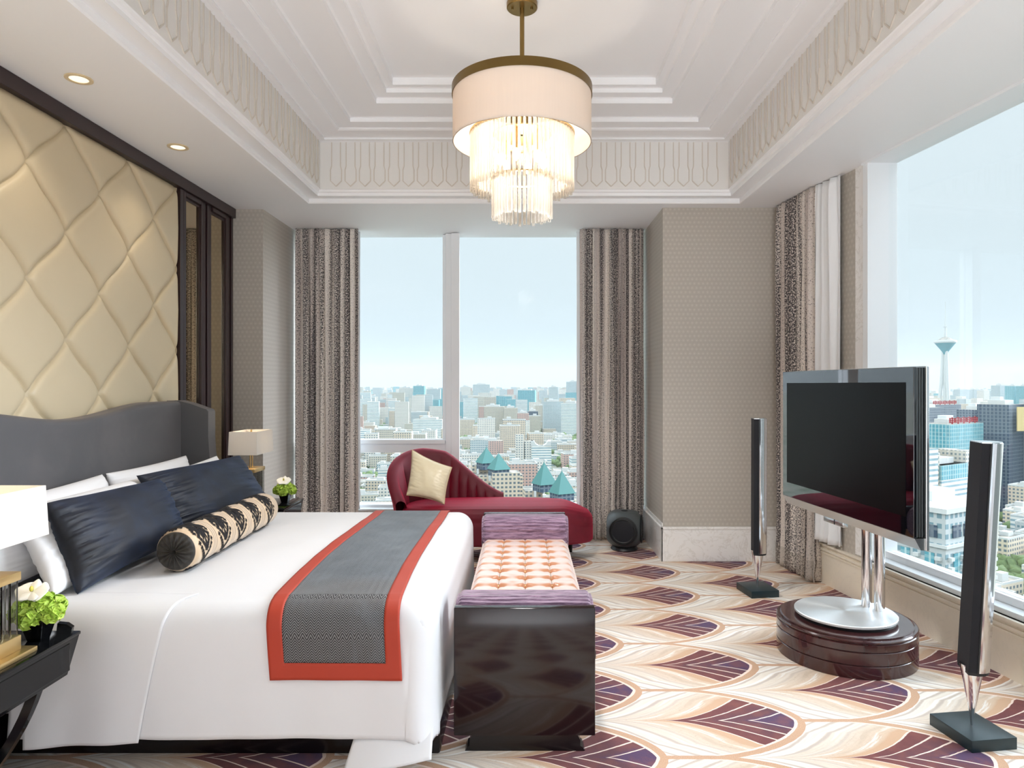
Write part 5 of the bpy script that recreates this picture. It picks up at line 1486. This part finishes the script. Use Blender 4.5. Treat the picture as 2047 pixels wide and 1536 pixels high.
for pn_, ids in rows.items():
    ids.sort(key=lambda i: cand[i][1]); per = 9
    for r_ in range(0, len(ids), per):
        for k, i in enumerate(sorted(ids[r_:r_ + per], key=lambda i: cand[i][7])):
            LAB[i] = '%s %s, %s, %s row, %s' % (COLN[cand[i][6]], 'low block' if cand[i][4] < 30 else 'taller block', NTH[k], ROWN[r_ // per], pn_)
for i, (x, y, w, d, h, rot, mi, t) in enumerate(cand):
    if i in chosen:
        mb = MB(); building(mb, x, y, w, d, h, rot, mi, rc)
        o = mb.build('apartment_block' if h < 30 else 'high_rise', CITYM, origin=(x, y, GZ))
        tag(o, LAB[i], 'building', ('low blocks beyond the %s window' if h < 30 else 'taller blocks beyond the %s window') % ('back' if t < .3 else 'right'))
    else:
        building(mass, x, y, w, d, h, rot, mi, rc, roof=(y < 700))
tag(mass.build('distant_city', CITYM, origin=(0, 2000, GZ)), 'mass of small hazy buildings spreading out to the horizon', 'city', kind='stuff')
# street trees and parks
tr = MB(); rt = random.Random(5)
import bmesh as _bm
bmt = _bm.new(); _bm.ops.create_icosphere(bmt, subdivisions=1, radius=1.0); TV = [v.co.copy() for v in bmt.verts]; TF = [tuple(v.index for v in f.verts) for f in bmt.faces]; bmt.free()
n = 0
HASH = {}
for (x, y, w, d, h, *_r) in cand:
    HASH.setdefault((int(x // 60), int(y // 60)), []).append((x, y, max(w, d) * .5))
def free(x, y, r):
    i, j = int(x // 60), int(y // 60)
    for a in (-1, 0, 1):
        for b in (-1, 0, 1):
            for (px, py, q) in HASH.get((i + a, j + b), ()):
                if (px - x) ** 2 + (py - y) ** 2 < (q + r * .5) ** 2: return False
    return clear(x, y, r * .4)
tries = 0
while n < 6500 and tries < 60000:
    tries += 1
    D = 170 + (rt.random() ** 1.6) * 2600
    t = rt.uniform(-.32, .12) if rt.random() < .55 else rt.uniform(.5, .8)
    x, y = t * D, D
    park = mnoise.noise(Vector((x * .006, y * .006, 7.0))) > (.36 if y > 600 else .60)
    if not park and rt.random() < .6: continue
    r = rt.uniform(3, 5.5) * (1 if D < 1200 else 1.7)
    if not free(x, y, r): continue
    tr.add([(x + v.x * r, y + v.y * r, GZ + r * .7 + (rt.uniform(0, 5) if park else rt.uniform(4, 9)) + v.z * r * .8) for v in TV], TF, 0, True)
    n += 1
tag(tr.build('city_trees', M['tree'], origin=(0, 1500, GZ)), 'green tree crowns dotted between the city blocks', 'trees', kind='stuff')
# low hills on the horizon
mb = MB()
mb.grid(lambda a, b: (lerp(-4200, 9500, a), 9000 + 900 * b, GZ + (1 - abs(2 * b - 1)) * (70 + 60 * mnoise.noise(Vector((a * 9, 0.3, 1))) + 25 * mnoise.noise(Vector((a * 40, 0.3, 1))))), 160, 4)
struct(mb.build('distant_hills', M['tree']))
# the haze the city stands in
m = new_mat('city_haze'); vo = Tree.cur.nodes.new('ShaderNodeVolumeScatter'); vo.inputs['Color'].default_value = HAZE_C + (1,); vo.inputs['Density'].default_value = HAZE; vo.inputs['Anisotropy'].default_value = 0.0
oo = Tree.cur.nodes.new('ShaderNodeOutputMaterial'); Tree.cur.links.new(vo.outputs[0], oo.inputs['Volume'])
hz = MB().box(-9500, 14500, 130, 16500, GZ - 5, 420).build('city_haze', m)
tag(hz, 'pale blue haze hanging over the city', 'haze', kind='stuff')
